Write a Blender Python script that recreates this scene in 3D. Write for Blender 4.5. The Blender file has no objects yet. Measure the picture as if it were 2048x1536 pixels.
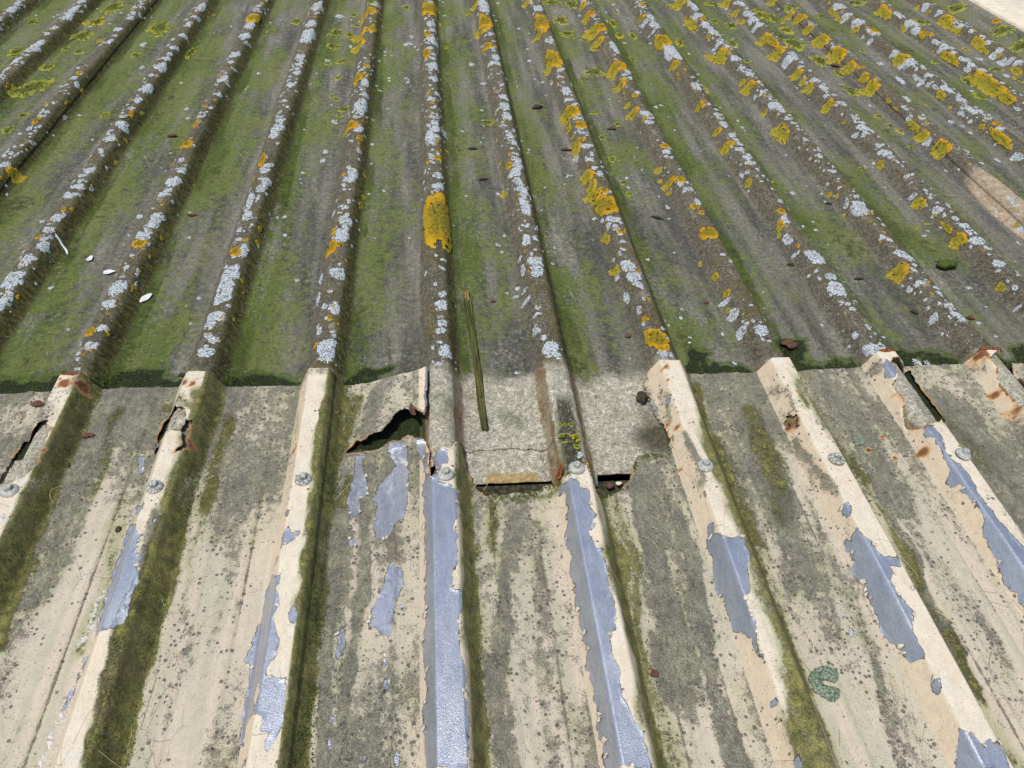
import bpy, bmesh, math, random
import numpy as np
from mathutils import Vector, Matrix

# ---------------------------------------------------------------- camera, sky, sun, exposure
scene = bpy.context.scene
C = scene.collection
cam_d = bpy.data.cameras.new('camera'); cam = bpy.data.objects.new('camera', cam_d); C.objects.link(cam)
cam_d.sensor_fit = 'HORIZONTAL'; cam_d.sensor_width = 36.0
cam_d.angle = 2*math.atan(1024/1549.27)
cam_d.clip_start = 0.02; cam_d.clip_end = 400
_pi, _ya, _ro = math.radians(41.954), math.radians(7.1495), math.radians(3.0369)
_f = Vector((math.sin(_ya)*math.cos(_pi), math.cos(_ya)*math.cos(_pi), -math.sin(_pi)))
_r = Vector((math.cos(_ya), -math.sin(_ya), 0)); _u = _r.cross(_f)
_r2 = math.cos(_ro)*_r + math.sin(_ro)*_u; _u2 = -math.sin(_ro)*_r + math.cos(_ro)*_u
m = Matrix((_r2, _u2, -_f)).transposed().to_4x4(); m.translation = (-0.0013, -0.7568, 0.8985)
cam.matrix_world = m
scene.camera = cam

SUN = Vector((-0.30, -0.30, 1.0)).normalized()
world = bpy.data.worlds.new('World'); scene.world = world; world.use_nodes = True
wn = world.node_tree.nodes; wn.clear()
sky = wn.new('ShaderNodeTexSky'); sky.sky_type = 'NISHITA'; sky.sun_disc = False
sky.sun_elevation = math.asin(SUN.z); sky.sun_rotation = math.atan2(SUN.x, SUN.y)
sky.air_density = 1.0; sky.dust_density = 1.5; sky.ozone_density = 1.0
bg = wn.new('ShaderNodeBackground'); bg.inputs['Strength'].default_value = 0.12
wo = wn.new('ShaderNodeOutputWorld')
world.node_tree.links.new(sky.outputs[0], bg.inputs[0]); world.node_tree.links.new(bg.outputs[0], wo.inputs[0])
sd = bpy.data.lights.new('sun', 'SUN'); sd.energy = 3.6; sd.angle = math.radians(0.6); sd.color = (1.0, 0.965, 0.91)
so = bpy.data.objects.new('sun', sd); C.objects.link(so)
so.rotation_euler = SUN.to_track_quat('Z', 'Y').to_euler(); so.location = SUN*20
vs = scene.view_settings
scene.display_settings.display_device = 'sRGB'
vs.view_transform = 'Standard'; vs.look = 'None'; vs.exposure = 0.0; vs.gamma = 1.0; vs.use_curve_mapping = False
scene.render.engine = 'CYCLES'
scene.cycles.max_bounces = 6; scene.cycles.diffuse_bounces = 3; scene.cycles.glossy_bounces = 3
scene.cycles.caustics_reflective = False; scene.cycles.caustics_refractive = False

random.seed(7); RNG = np.random.default_rng(7)
P = 0.2                                     # rib spacing

# ---------------------------------------------------------------- tables (mm on the roof)
W_L='-7,8,2150,15,32 -6,2,1972,14,18 -6,0,1915,11,13 -6,2,1823,16,31 -6,5,1778,23,26 -6,-7,1677,13,23 -6,-10,1616,9,17 -6,7,2095,18,42 -6,2,2170,13,38 -6,0,2253,12,21 -5,7,2082,15,19 -5,2,2135,9,13 -5,0,1964,13,20 -5,9,1852,10,22 -5,-7,1550,11,14 -5,0,1314,10,9 -5,26,1148,9,9 -5,11,1017,12,16 -5,42,1337,6,13 -4,12,1806,18,19 -4,10,1749,13,14 -4,9,1711,14,20 -4,10,1648,19,35 -4,12,1480,19,34 -4,8,1399,10,22 -4,4,1345,10,12 -4,5,1247,17,21 -4,17,1224,16,16 -4,1,1162,13,24 -4,5,990,13,17 -4,-3,963,9,8 -4,1,936,8,9 -4,6,910,16,13 -4,12,2212,15,43 -4,20,2105,16,16 -4,7,2028,12,27 -4,17,1921,17,17 -3,3,1750,17,31 -3,6,1554,17,31 -3,10,1440,13,14 -3,0,1040,8,11 -3,11,993,11,14 -3,7,936,17,25 -3,2,891,13,11 -3,4,2015,19,31 -3,8,1919,18,31 -3,3,1685,9,12 -3,-74,1351,7,8 -5,99,1920,10,20 -4,-86,1718,7,18 -3,2,1290,7,13 -2,9,2241,24,58 -2,3,2053,21,38 -2,6,1961,26,50 -2,3,1903,22,38 -2,4,1729,16,31 -2,4,1673,12,17 -2,7,1608,11,19 -2,-2,1511,13,15 -2,-3,1397,7,11 -2,1,1263,14,19 -2,1,1225,18,25 -2,-3,1183,15,24 -2,7,1011,13,16 -2,-1,984,14,18 -2,13,929,14,18 -2,7,895,15,19 -1,14,2277,24,34 -1,9,1526,13,34 -1,13,1441,15,15 -1,5,1362,24,52 -1,9,1213,16,21 -1,10,971,16,27 -1,-1,936,14,16 -1,-3,997,7,10 0,10,2284,22,47 0,8,2069,21,34 0,15,2000,18,18 0,12,1897,23,37 0,1,1820,13,19 0,12,1766,11,13 0,11,1670,20,32 0,13,1731,17,10 0,12,1564,18,21 0,4,1413,10,10 0,25,1455,15,15 0,10,1290,17,16 0,7,1248,13,13 0,10,1215,17,22 0,-8,1158,13,42 0,11,953,14,16 0,11,905,15,16 0,40,1236,15,24 1,6,2294,26,48 1,6,2222,22,35 1,6,1972,12,20 1,4,1752,19,30 1,-3,1696,22,17 1,3,1829,10,13 1,6,1426,16,20 1,1,1365,17,31 1,4,1297,14,27 1,0,1176,9,18 1,-18,962,12,14 1,-84,1769,10,15 0,-86,1949,20,15 0,-79,2026,7,12 0,-85,1615,7,9 -2,95,2229,16,20 -1,-82,1332,9,10 -2,91,1793,9,12 -1,-76,1921,6,15 -1,-90,1147,10,11 -1,-93,1097,9,10 1,-56,1607,11,8 2,0,2255,18,33 2,-3,1908,15,24 2,-6,1479,19,30 2,-6,1419,17,16 2,-2,1644,12,17 2,-12,1594,8,11 2,-5,1686,11,12 2,-45,1609,7,16 3,8,1865,13,44 3,9,1818,9,23 3,10,1631,12,23 3,3,1469,10,15 3,-2,1319,15,30 3,-7,1265,13,13 4,-4,1832,30,67 4,-29,1801,12,54 4,8,1785,18,37 4,5,2174,13,35 4,4,2089,21,33 4,-32,2147,22,22 4,-4,1527,15,35 4,5,1348,8,11 4,-1,1313,11,14 4,0,1258,13,12 4,-1,1236,13,13 4,5,1177,12,14 4,4,1150,9,12 4,7,1125,10,12 4,-3,1095,14,13 4,0,1043,12,13 4,4,1015,12,13 4,10,1060,8,9 5,-1,2307,16,49 5,-14,2201,22,31 5,-13,2097,16,37 5,-5,2020,20,32 5,-14,1918,16,18 5,-40,1910,15,15 5,2,1877,9,16 5,-5,1762,19,28 5,-17,1661,5,17 5,-4,1629,13,31 5,-8,1483,11,14 5,-37,1485,11,11 6,0,2354,16,38 6,-12,2243,21,33 6,-17,2168,26,26 6,-19,2105,25,25 2,-4,1115,16,13 2,-44,1098,10,19 2,-8,1035,11,13 2,-5,989,10,11 2,-3,1194,9,10 1,4,1036,13,17 1,6,1004,15,19 1,-5,972,12,21 1,-2,921,9,25 1,4,881,14,12 3,-3,1079,12,14 3,-11,905,9,13 3,3,880,12,12 4,-39,984,6,17 3,-19,2363,15,15 1,7,1127,8,12 1,15,1209,6,11 6,-25,1772,33,33 6,6,1805,14,29 5,-2,1378,22,26 5,0,1342,13,18 5,1,1293,8,16 6,-13,1690,13,8 6,-11,1579,15,17 6,-5,1517,15,22 6,-18,1461,10,10 6,0,1391,18,22 6,-3,1298,7,19 6,-7,1228,17,20 6,-37,1218,11,11 6,-20,1188,9,9 6,-13,1076,17,19 6,-8,1046,10,8 5,-3,969,12,11 5,-17,887,8,4 6,-13,945,11,8 6,-5,994,3,9 6,-5,1017,4,10 6,-8,1111,11,9 7,-3,2123,15,30 8,-13,2337,31,31 8,-24,2237,25,25 8,-19,2154,27,27 8,-8,2041,25,39 8,-44,2054,9,9 8,-39,1996,16,16 7,-4,1898,19,26 7,3,1829,12,19 7,7,1781,10,19 7,81,1504,17,26 7,-9,1366,15,22 8,-24,1838,20,20 8,-18,1739,24,24 8,-39,1760,14,17 8,8,1694,9,22 8,-39,1653,8,29 8,-41,1615,16,16 8,-8,1623,10,17 8,-34,1581,10,10 8,-26,1547,6,21 8,-6,1522,15,24 8,-4,1490,10,16 8,-90,1658,10,26 8,-3,1430,11,22 8,-15,1362,11,27 8,-38,1370,7,20 8,-1,1338,16,19 8,3,1295,6,16 8,-39,1316,9,9 7,-40,1182,16,16 7,2,1301,6,17 7,-29,1315,15,15 7,12,1260,13,8 7,0,1104,11,22 7,81,1139,5,12 7,14,1046,14,16 7,81,1066,8,9 7,4,970,18,13 8,-38,1079,17,17 9,-10,2245,16,49 9,-17,2146,30,30 9,-20,2085,16,25 9,-17,1948,12,27 9,-16,1885,26,26 9,-13,1830,16,15 9,-8,1766,18,23 9,-11,1716,16,23 9,-1,1670,15,16 9,-32,1710,7,24 10,-28,2393,21,23 10,-20,2294,18,18 10,-18,2131,16,16 10,-14,2067,11,19 10,-19,1948,17,17 10,-18,1872,20,20 10,-46,1813,21,21 10,-29,1791,23,12 10,-46,1871,17,17 10,-22,1754,16,16 10,-97,1704,9,17 9,-40,1404,6,20 8,-95,1661,10,31 8,-89,1332,9,13 8,-69,1304,7,7 10,-105,1860,16,16 8,-92,1803,11,14 8,-93,1081,5,14 8,-9,1217,13,13 -4,-4,869,14,18 -4,13,875,10,7 -4,5,774,16,19 -4,3,726,14,14 -4,13,661,16,20 -4,0,612,14,27 -4,-2,546,18,34 -4,9,487,13,22 -4,12,453,5,15 -4,5,689,11,9 -4,-3,748,7,6 -3,-1,873,13,11 -3,7,760,17,29 -3,-1,695,15,17 -3,12,666,8,9 -3,-1,507,16,22 -3,-2,455,14,18 -3,7,385,13,12 -3,4,335,13,12 -3,0,275,5,4 -3,2,262,6,6 -2,-10,838,10,36 -2,-4,770,12,17 -2,6,627,17,23 -2,-1,555,16,32 -2,-3,513,16,27 -2,0,474,16,18 -2,-10,458,7,13 -2,-3,411,18,15 -2,-9,388,12,16 -2,-7,356,8,10 -2,7,345,9,10 -2,1,310,14,17 -3,-68,830,7,10 -2,14,447,5,5 -2,-5,677,6,6 -1,7,741,18,21 -1,5,688,20,28 -1,6,773,6,13 -1,0,806,9,11 -1,7,545,21,25 -1,6,578,4,5 -1,-11,437,7,9 -1,8,431,13,19 -1,-5,401,4,4 -1,9,362,5,4 -1,14,350,4,5 -1,5,310,17,30 -1,12,330,11,11 -1,2,289,12,8 -1,-34,809,11,10 -1,-45,566,7,20 -1,-43,495,8,26 0,14,590,9,6 0,15,555,5,5 0,-4,503,4,6 0,9,471,10,11 0,6,431,13,18 0,2,398,7,6 0,6,378,10,12 0,3,357,11,11 0,1,323,5,5 0,9,299,14,17 0,-3,263,8,6 0,18,289,10,12 -1,-95,570,6,8 -2,91,742,5,6 1,-83,689,6,7 1,-78,511,4,4 -2,6,851,4,18 1,-75,662,4,5 1,-65,729,4,5 1,6,860,14,14 1,2,795,13,32 1,-2,827,9,14 1,-8,660,10,24 1,9,670,6,9 1,-2,577,19,22 1,1,543,16,18 1,-33,563,10,13 1,-35,612,8,9 1,-55,526,6,6 1,-60,499,10,6 1,-39,501,9,9 1,-39,468,16,10 1,-12,421,6,7 1,-18,402,10,6 1,-27,360,11,17 1,-12,330,6,9 1,-1,289,16,27 1,-2,308,9,9 2,-6,746,16,12 2,-21,727,9,9 2,-33,761,6,9 2,-2,651,9,8 2,-7,560,18,25 2,-7,516,18,21 2,0,487,9,14 2,-41,550,7,9 2,-38,475,8,18 2,-3,277,11,10 3,9,820,10,17 3,-41,454,17,8 3,-39,410,16,16 3,-39,355,13,13 3,-1,334,12,18 3,-76,366,4,6 3,1,594,6,5 3,11,568,5,5 2,69,629,5,5 2,87,418,3,5 2,84,341,3,3 5,-11,782,22,35 5,-30,820,9,9 5,-14,656,10,11 5,4,837,7,9 5,-3,587,15,21 5,-16,481,18,7 5,-39,484,7,8 5,5,441,5,7 5,4,394,11,13 5,1,369,12,14 5,8,352,10,9 5,-34,413,5,5 5,-39,384,13,13 5,85,380,4,5 6,-38,871,11,11 6,-22,779,12,12 6,-1,698,17,12 6,-4,667,6,13 6,-1,637,19,17 6,-6,544,15,14 6,-41,415,10,4 6,-3,729,8,11 6,-37,772,7,7 4,-30,677,11,23 4,-12,736,10,14 4,-35,615,13,6 4,1,579,20,24 4,-10,595,8,10 4,6,506,14,13 4,0,464,20,27 4,-1,410,7,6 4,2,394,7,7 4,-25,323,7,8 4,-7,270,20,18 4,9,336,4,11 4,-21,270,8,8 4,-35,536,5,5 4,-20,508,4,9 6,10,599,7,7 6,-95,705,7,4 6,-98,500,6,7 4,99,266,9,13 5,-111,265,6,10 7,-10,806,14,24 7,-46,721,11,11 1,10,40,5,6'
O_L='-3,4,2098,19,43 -4,13,1309,8,16 -5,-67,1437,7,18 -5,-6,1265,8,22 -5,-4,1590,9,12 -5,-69,1946,14,23 -5,38,1004,24,24 -3,-12,1125,23,23 -3,-9,1237,5,15 -6,41,1540,9,9 -5,26,1399,4,16 -1,13,2004,22,29 -1,5,1662,9,15 -1,8,1595,8,11 -1,-18,1569,18,54 -1,-27,1236,30,30 -1,15,1166,11,10 -1,-27,2192,44,44 0,12,1047,11,13 0,3,2236,18,70 0,-7,1965,9,36 0,-12,1774,12,44 1,-10,2098,32,65 1,-25,2039,39,39 1,-19,1856,26,26 1,-19,1013,11,17 -2,-13,1042,8,32 -3,18,2097,10,37 -1,-43,1992,37,37 -1,-37,1885,31,31 1,-72,2272,13,14 1,-40,2329,25,25 2,-7,2106,31,77 2,-32,2003,27,27 2,-13,1749,36,84 2,-37,1704,24,24 3,-28,2207,31,31 3,-29,2053,54,54 3,-37,1941,35,35 3,-25,1687,38,38 3,-50,1667,17,33 3,-37,1566,24,33 3,-40,1431,16,14 3,-41,1364,25,25 2,-17,1344,33,38 2,-39,1272,12,39 2,-1,1247,16,23 2,-37,1204,9,5 2,-15,1154,15,15 2,-36,1136,17,27 2,-42,1165,13,7 2,-35,973,24,24 2,-31,914,21,21 2,-3,878,14,15 4,-16,1926,32,71 4,-26,1713,22,22 4,-33,1648,6,17 4,60,1578,10,36 4,-31,1399,19,19 4,-29,1224,17,14 4,-29,1133,23,23 4,-31,2201,19,19 5,-54,2185,23,78 5,-50,1836,42,42 5,-38,1550,29,29 5,-37,1604,14,14 6,-37,1989,34,34 3,2,1112,13,14 3,-46,1026,15,15 3,-35,939,24,13 3,-3,928,13,14 3,-54,976,7,10 4,-36,936,14,14 5,-47,1379,13,13 5,-38,2401,44,44 3,-7,1289,11,12 3,-8,1448,12,10 5,-30,2008,7,22 5,-3,2159,14,18 2,-35,2388,26,26 3,-26,2333,23,23 6,-50,2221,18,18 6,-45,2430,31,31 6,-47,2305,21,21 4,15,2328,20,20 6,-17,1940,14,61 6,-39,1856,37,37 6,-39,1671,28,28 6,-42,1610,16,16 6,-41,1558,22,22 6,-38,1413,26,26 5,-48,1239,31,44 6,-34,1297,7,14 7,-40,2276,22,22 7,-24,2204,28,28 7,-34,2101,24,24 7,-35,1974,44,44 7,-31,1839,44,44 7,-40,1726,32,32 7,-27,1627,23,23 7,-42,1555,38,38 7,-29,1444,7,12 7,-32,1391,4,15 7,-36,1277,11,39 7,-37,1222,23,23 7,-39,1120,33,33 6,-41,1046,15,15 8,-42,2327,13,49 8,-39,2126,17,17 8,-44,2246,12,12 9,-39,2327,24,66 9,-40,2154,10,22 8,-27,1788,31,31 10,-48,2428,16,16 10,-39,2346,13,7 10,-36,2228,49,49 10,-42,2172,13,49 10,-37,2113,15,15 9,-8,2026,25,28 9,-34,1819,17,59 9,-29,1573,28,104 9,-31,1478,15,44 8,-35,1498,13,28 8,-33,1262,11,11 8,-27,1176,15,53 10,-35,1989,19,41 10,-48,1940,12,46 11,-44,2450,29,29 11,-48,2350,15,30 11,-43,2266,16,37 10,-45,1730,13,32 8,5,2052,20,26 7,-6,1689,14,13 7,-2,1257,8,8 7,-45,2461,24,24 8,8,1250,16,16 10,-34,1852,9,9 11,-97,2140,13,15 4,66,967,4,11 8,-105,1458,5,8 -4,7,805,5,9 -4,-6,695,6,8 -3,1,663,14,17 -3,-11,375,8,11 -2,-4,629,12,14 -2,9,674,6,5 -3,27,524,6,5 -3,-3,314,3,3 -3,36,712,5,6 0,7,754,28,117 -1,-19,647,18,28 -1,0,652,8,9 -1,-21,713,11,14 1,-47,907,14,14 -2,36,690,8,6 -2,30,746,6,15 -1,44,855,7,16 -1,47,902,6,12 -1,19,387,3,3 2,-12,814,31,40 2,-38,874,26,26 2,-39,697,13,20 2,2,696,12,12 2,-43,576,14,14 2,4,440,7,7 2,-13,378,8,7 2,-6,318,21,32 2,1,294,11,13 3,-3,683,22,23 3,-37,537,13,13 3,-31,470,10,10 3,-53,604,6,10 3,-4,796,11,12 3,-43,431,6,6 3,4,769,7,9 3,-46,909,8,8 4,-6,771,11,13 4,-27,725,14,14 4,-41,704,7,6 4,-21,630,5,6 5,-35,538,25,21 6,-41,838,19,19 6,-33,713,8,29 6,-33,659,20,20 6,-38,484,9,11 5,1,758,8,7 5,-49,796,4,8 5,-48,895,9,10 6,-33,770,5,5 5,-25,648,3,3 5,-35,870,7,7 7,-46,739,7,7'
Y_L='-6,83,1554,45,63 -6,77,1709,20,33 -6,103,2293,26,81 -6,93,2129,32,48 -6,87,1990,29,48 -5,112,2083,37,72 -6,-92,1838,24,43 -7,90,2114,15,35 -4,60,1847,16,54 -4,-95,1372,12,23 -5,-102,1369,17,17 -5,-107,1278,15,24 -6,76,1873,14,22 -5,-110,1843,14,18 -5,-82,2340,18,19 -5,100,1825,17,21 -2,-78,2168,20,34 -3,80,2055,16,14 -1,-84,2239,14,20 -1,-68,2128,17,19 -2,97,2052,27,33 -1,-84,2028,22,27 -2,96,1922,22,32 -2,94,1763,14,13 -1,-93,1783,18,19 -1,-95,1645,16,16 -1,-102,1508,10,13 -1,-90,1478,12,14 -1,-64,1409,21,19 -1,-71,1367,10,9 0,-99,2340,19,29 0,67,1918,9,13 -1,-1,2298,29,24 1,-59,1321,21,20 2,96,2222,29,47 2,97,2073,28,40 2,93,2432,33,31 3,-68,2425,31,56 3,-98,2028,18,20 3,-95,1713,33,30 2,96,1654,20,23 2,84,1397,15,11 3,-97,1318,14,15 2,75,1236,11,17 2,79,1101,11,16 2,83,973,9,11 3,85,1835,14,22 3,86,2191,17,47 3,87,2064,14,28 4,-99,2060,11,32 4,-108,2328,15,22 4,90,1989,20,41 6,-95,2445,35,32 5,79,1993,16,41 6,-99,2179,27,45 6,94,2312,28,73 5,80,2235,17,22 5,76,1825,13,15 7,-101,2281,34,109 6,107,2000,43,63 7,-100,2141,31,45 7,-102,1831,30,48 7,-101,1567,21,49 8,-98,2314,26,28 7,-80,1712,14,35 7,-92,1308,10,12 7,-80,1270,9,14 7,-99,1375,16,13 7,-100,1168,10,19 6,-94,1043,11,12 10,-115,2261,49,36 9,-79,2494,33,36 10,105,2363,42,89 9,-62,1657,20,44 9,-89,1519,20,32 10,-100,1759,26,22 11,-115,2067,75,33 10,110,1919,35,35 10,-67,1669,23,23 10,-99,1959,13,18 9,-89,1817,21,15 7,3,2326,34,38 8,-103,1922,9,14 2,87,911,12,15 6,-91,743,7,6 1,-12,106,4,5 1,-3,107,3,4 1,5,106,5,5 1,11,95,5,8 1,-9,79,10,10 1,10,76,6,7 1,6,58,6,6'
PEEL='''-441,0 -414,-31 -414,-43 -422,-46 -438,-20
-437,-36 -412,-75 -410,-90 -408,-84 -406,-113 -398,-110 -396,-120 -399,-131 -393,-139 -391,-155 -391,-175 -391,-194 -392,-217 -398,-218 -414,-225 -422,-224 -440,-204 -439,-174 -440,-136 -441,-76 -442,-47
-435,-235 -436,-252 -438,-266 -440,-279 -442,-297 -445,-303 -445,-289 -442,-266 -441,-237
-390,-62 -389,-66 -391,-68 -394,-67 -396,-64 -397,-60 -396,-57 -394,-56 -391,-58
-213,-79 -207,-90 -196,-88 -199,-102 -218,-111 -224,-127 -228,-142 -214,-161 -216,-175 -209,-196 -214,-220 -210,-234 -202,-251 -203,-270 -213,-287 -214,-304 -225,-300 -223,-336 -233,-341 -231,-363 -238,-355 -239,-328 -239,-297 -241,-264 -249,-255 -244,-239 -241,-221 -238,-182 -233,-149 -223,-115 -218,-91
-204,-296 -188,-301 -186,-328 -186,-357 -193,-373 -199,-382 -201,-373 -199,-364 -208,-357 -211,-344 -219,-339 -218,-306 -213,-297
-185,-217 -185,-225 -189,-230 -193,-228 -197,-221 -198,-212 -196,-205 -192,-203 -187,-208
-216,-58 -216,-60 -217,-61 -219,-58 -221,-53 -222,-50 -221,-49 -218,-52 -216,-55
-226,-379 -221,-385 -221,-394 -226,-391
-135,-218 -127,-237 -134,-256 -139,-275 -142,-271 -139,-256 -138,-232
-137,-334 -137,-338 -138,-340 -139,-339 -140,-336 -140,-331 -140,-328 -139,-327 -138,-330
-136,-363 -136,-368 -137,-370 -139,-369 -140,-366 -141,-361 -140,-357 -138,-356 -136,-359
-450,77 -448,64 -449,58 -454,60 -459,71 -462,85 -463,96 -460,98 -454,91
-126,81 -135,74 -136,53 -136,31 -139,3 -143,-12 -138,-25 -134,-44 -130,-39 -122,-32 -123,-7 -116,0 -116,30 -122,45 -125,63 -121,83
-127,-87 -128,-92 -130,-95 -134,-92 -136,-88 -136,-82 -135,-77 -131,-78 -129,-81
-86,89 -81,67 -75,54 -80,40 -91,26 -100,15 -101,3 -105,-5 -100,-19 -101,-34 -100,-52 -102,-58 -99,-76 -90,-84 -76,-76 -74,-58 -58,-42 -55,-20 -58,-35 -54,-22 -55,34 -55,73 -60,77 -62,95 -76,88
-45,91 -27,80 -22,53 -26,42 -33,58 -39,72 -41,85
-77,-123 -63,-133 -57,-147 -59,-165 -65,-183 -71,-209 -75,-238 -90,-224 -102,-213 -96,-186 -88,-166 -82,-140
-76,-91 -76,-97 -77,-100 -79,-98 -80,-93 -80,-87 -79,-83 -78,-82 -77,-85
-58,-192 -59,-194 -60,-195 -61,-194 -62,-192 -62,-190 -61,-189 -60,-188 -59,-189
-78,-267 -78,-272 -79,-274 -80,-273 -81,-269 -82,-264 -81,-259 -80,-258 -79,-262
-74,-299 -75,-303 -77,-305 -79,-303 -81,-299 -81,-295 -80,-292 -77,-292 -75,-294
-78,-314 -78,-318 -80,-319 -82,-318 -83,-315 -83,-311 -82,-308 -80,-307 -79,-309
-59,-387 -60,-392 -62,-395 -64,-394 -66,-389 -66,-383 -65,-379 -62,-378 -60,-381
-130,-232 -131,-241 -134,-245 -137,-243 -139,-235 -140,-225 -139,-216 -136,-215 -133,-221
-97,-382 -97,-384 -99,-385 -100,-384 -101,-383 -101,-381 -100,-380 -99,-379 -98,-380
-33,7 -28,12 -30,36 -33,57 -24,43 -22,9 -18,15 -10,51 6,54 9,44 6,27 -4,23 -5,15 -7,-5 -3,-14 14,-15 14,-24 20,-22 18,-73 11,-95 17,-112 16,-143 8,-169 7,-190 19,-196 18,-219 12,-242 13,-267 19,-305 17,-336 20,-360 18,-418 -29,-407 -28,-383 -33,-361 -31,-347 -33,-332 -28,-315 -31,-273 -32,-240 -29,-229 -31,-177 -27,-147 -29,-125 -28,-98 -30,-44
171,-4 170,-27 174,-26 175,-47 174,-64 173,-82 169,-100 170,-131 167,-160 168,-183 166,-206 169,-225 167,-245 170,-272 168,-299 171,-319 170,-348 168,-370 169,-391 168,-420 214,-434 213,-389 204,-365 199,-351 201,-320 196,-297 200,-271 208,-257 214,-223 208,-203 212,-169 210,-141 201,-140 201,-106 213,-83 198,-121 198,-112 206,-101 210,-86 208,-66 209,-38 199,-30 194,-14 181,-15
373,-97 380,-103 378,-118 388,-133 410,-133 409,-153 408,-170 398,-194 395,-215 383,-231 383,-253 383,-268 383,-282 379,-302 382,-307 378,-321 376,-303 375,-290 376,-279 370,-264 364,-255 366,-237 365,-224 363,-193 363,-169 368,-141 370,-114
379,-364 378,-366 377,-366 376,-365 376,-363 376,-360 377,-360 378,-360 379,-362
379,-387 378,-389 377,-390 376,-388 375,-385 376,-383 377,-381 379,-382 379,-384
381,-396 380,-398 380,-398 379,-397 379,-395 379,-393 380,-392 381,-393 381,-394
382,-436 381,-439 379,-440 377,-438 377,-434 378,-430 380,-428 382,-428 383,-431
582,-362 580,-367 578,-370 577,-367 577,-362 579,-355 581,-351 583,-351 584,-355
584,-98 581,-104 578,-105 577,-101 577,-94 579,-87 582,-84 585,-84 586,-89
615,-228 614,-230 612,-230 611,-230 611,-229 612,-227 613,-226 615,-226 615,-227
524,-269 522,-273 520,-274 519,-273 519,-270 521,-266 523,-264 524,-263 525,-265
522,-247 521,-248 520,-249 519,-248 518,-247 519,-244 521,-242 522,-243 523,-244
382,-56 380,-60 378,-60 376,-56 376,-51 377,-46 379,-44 381,-46 382,-50
583,-122 580,-134 588,-152 592,-167 596,-179 614,-182 612,-196 600,-195 598,-206 588,-216 588,-237 593,-245 597,-261 585,-282 584,-305 582,-325 578,-325 573,-322 570,-308 567,-298 565,-281 564,-248 566,-227 566,-200 564,-176 568,-164 568,-140 569,-131 572,-141 578,-127
581,-408 585,-418 593,-425 596,-434 605,-425 614,-432 614,-445 611,-463 567,-449 574,-432 575,-421
781,64 788,68 795,58 796,39 790,19 784,-1 793,-16 797,-30 795,-51 793,-77 794,-103 793,-122 797,-142 802,-177 804,-173 788,-295 767,-337 768,-255 767,-220 767,-192 769,-168 772,-140 771,-141 773,-138 780,-112 781,-91 778,-69 777,-53 772,-51 772,-36 778,-23 779,-6 780,21 783,40 778,51
790,228 798,224 796,198 787,185 779,187 775,197 781,217
374,163 380,150 376,145 374,147
352,178 361,174 364,161 359,152 356,169
722,254 719,247 715,243 713,245 714,251 718,260 721,266 724,266 724,261'''
HOLE_LEFT='''-603,149 -600,135 -589,129 -592,116 -591,105 -588,85 -590,70 -586,55 -589,40 -597,27 -610,19 -614,18 -644,39 -646,33 -652,46 -649,77 -647,109 -644,136 -616,127 -613,138 -606,144
-408,166 -401,158 -393,134 -384,133 -385,121 -385,103 -386,94 -382,82 -376,85 -382,79 -387,73 -396,70 -388,85 -392,103 -397,115 -418,116 -437,136 -441,126 -439,94 -444,135 -442,164 -434,186 -414,165'''
HOLE_RIGHT='''568,129 570,129 570,117 570,102 568,95 567,100 568,115
574,126 574,117 575,109 579,107 578,100 575,93 576,85 574,86 573,97 574,105 572,112
805,232 816,232 815,218 852,238 850,201 850,170 851,141 854,122 853,110 811,77 794,71 785,72 781,68 776,73 772,81 768,88 771,100 773,113 779,128 781,143 778,158 778,172 783,178 792,182 797,200 794,218
999,236 1058,278 1059,268 1057,248 1011,161 1006,129 995,110 979,112 977,127 977,145 977,165 977,180 982,189 988,203 985,217 987,227'''
HOLE_MID='''-18,65 -15,51 -17,34 -12,21 -15,7 -20,2 -19,15 -20,43'''
MISS_LOW='-150,84 -129,85 -98,84 -83,94 -67,90 -55,98 -27,81 -19,61 -10,54 3,59 15,61 26,89 32,90 36,44 44,25 51,0 64,-10 83,-12 102,-9 113,-8 129,-7 145,-1 161,8 168,-1 175,0 182,-1 189,10 206,20 218,18 222,8 225,-32 245,-21 266,-10 283,5 291,27 297,41 306,56 328,61 355,58 365,82 364,120 355,141 354,169 351,196 352,228 359,264'
PIECE='-415,162 -406,160 -395,143 -394,127 -397,116 -418,118 -439,156 -438,176 -440,184'
GRIME='-111,218,-123,122,16,90 -70,239,-61,203,13,80 -555,215,-529,-115,37,95 -541,-136,-521,-285,33,60 -313,215,-333,41,60,75 -403,-49,-371,-378,12,85 -331,-8,-326,-329,9,50 -270,-57,-265,-333,7,45 -233,134,-225,-12,14,50 -148,31,-144,-389,17,100 -108,59,-111,-215,15,90 -114,-249,-119,-391,13,85 -58,-102,-59,-395,7,50 116,-23,54,-261,14,85 54,-261,58,-404,12,100 121,-79,125,-195,16,80 125,-195,108,-408,14,62 150,-232,139,-390,8,55 309,11,281,-341,30,95 333,-82,320,-415,16,100 521,201,487,-177,35,90 563,1,526,-221,13,60 539,-258,508,-437,11,75 549,-95,499,-255,8,70 672,105,645,-367,9,90 708,167,684,-55,31,85 684,-55,682,-337,25,50 700,-191,695,-371,17,60 877,132,891,-77,54,100 866,-66,864,-158,47,90 388,64,379,-46,6,75 565,52,574,-65,4,80 378,167,376,122,8,60 573,193,571,122,5,55 572,-62,571,-142,3,40 -304,239,102,233,11,60 -119,206,-92,145,18,60 480,216,545,220,17,70 684,220,766,218,16,60 907,231,970,214,17,60 -681,197,-613,169,36,60 201,147,200,85,9,100 -653,140,-652,98,34,80 -719,123,-664,-212,38,80 961,35,891,-243,50,90'
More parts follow.
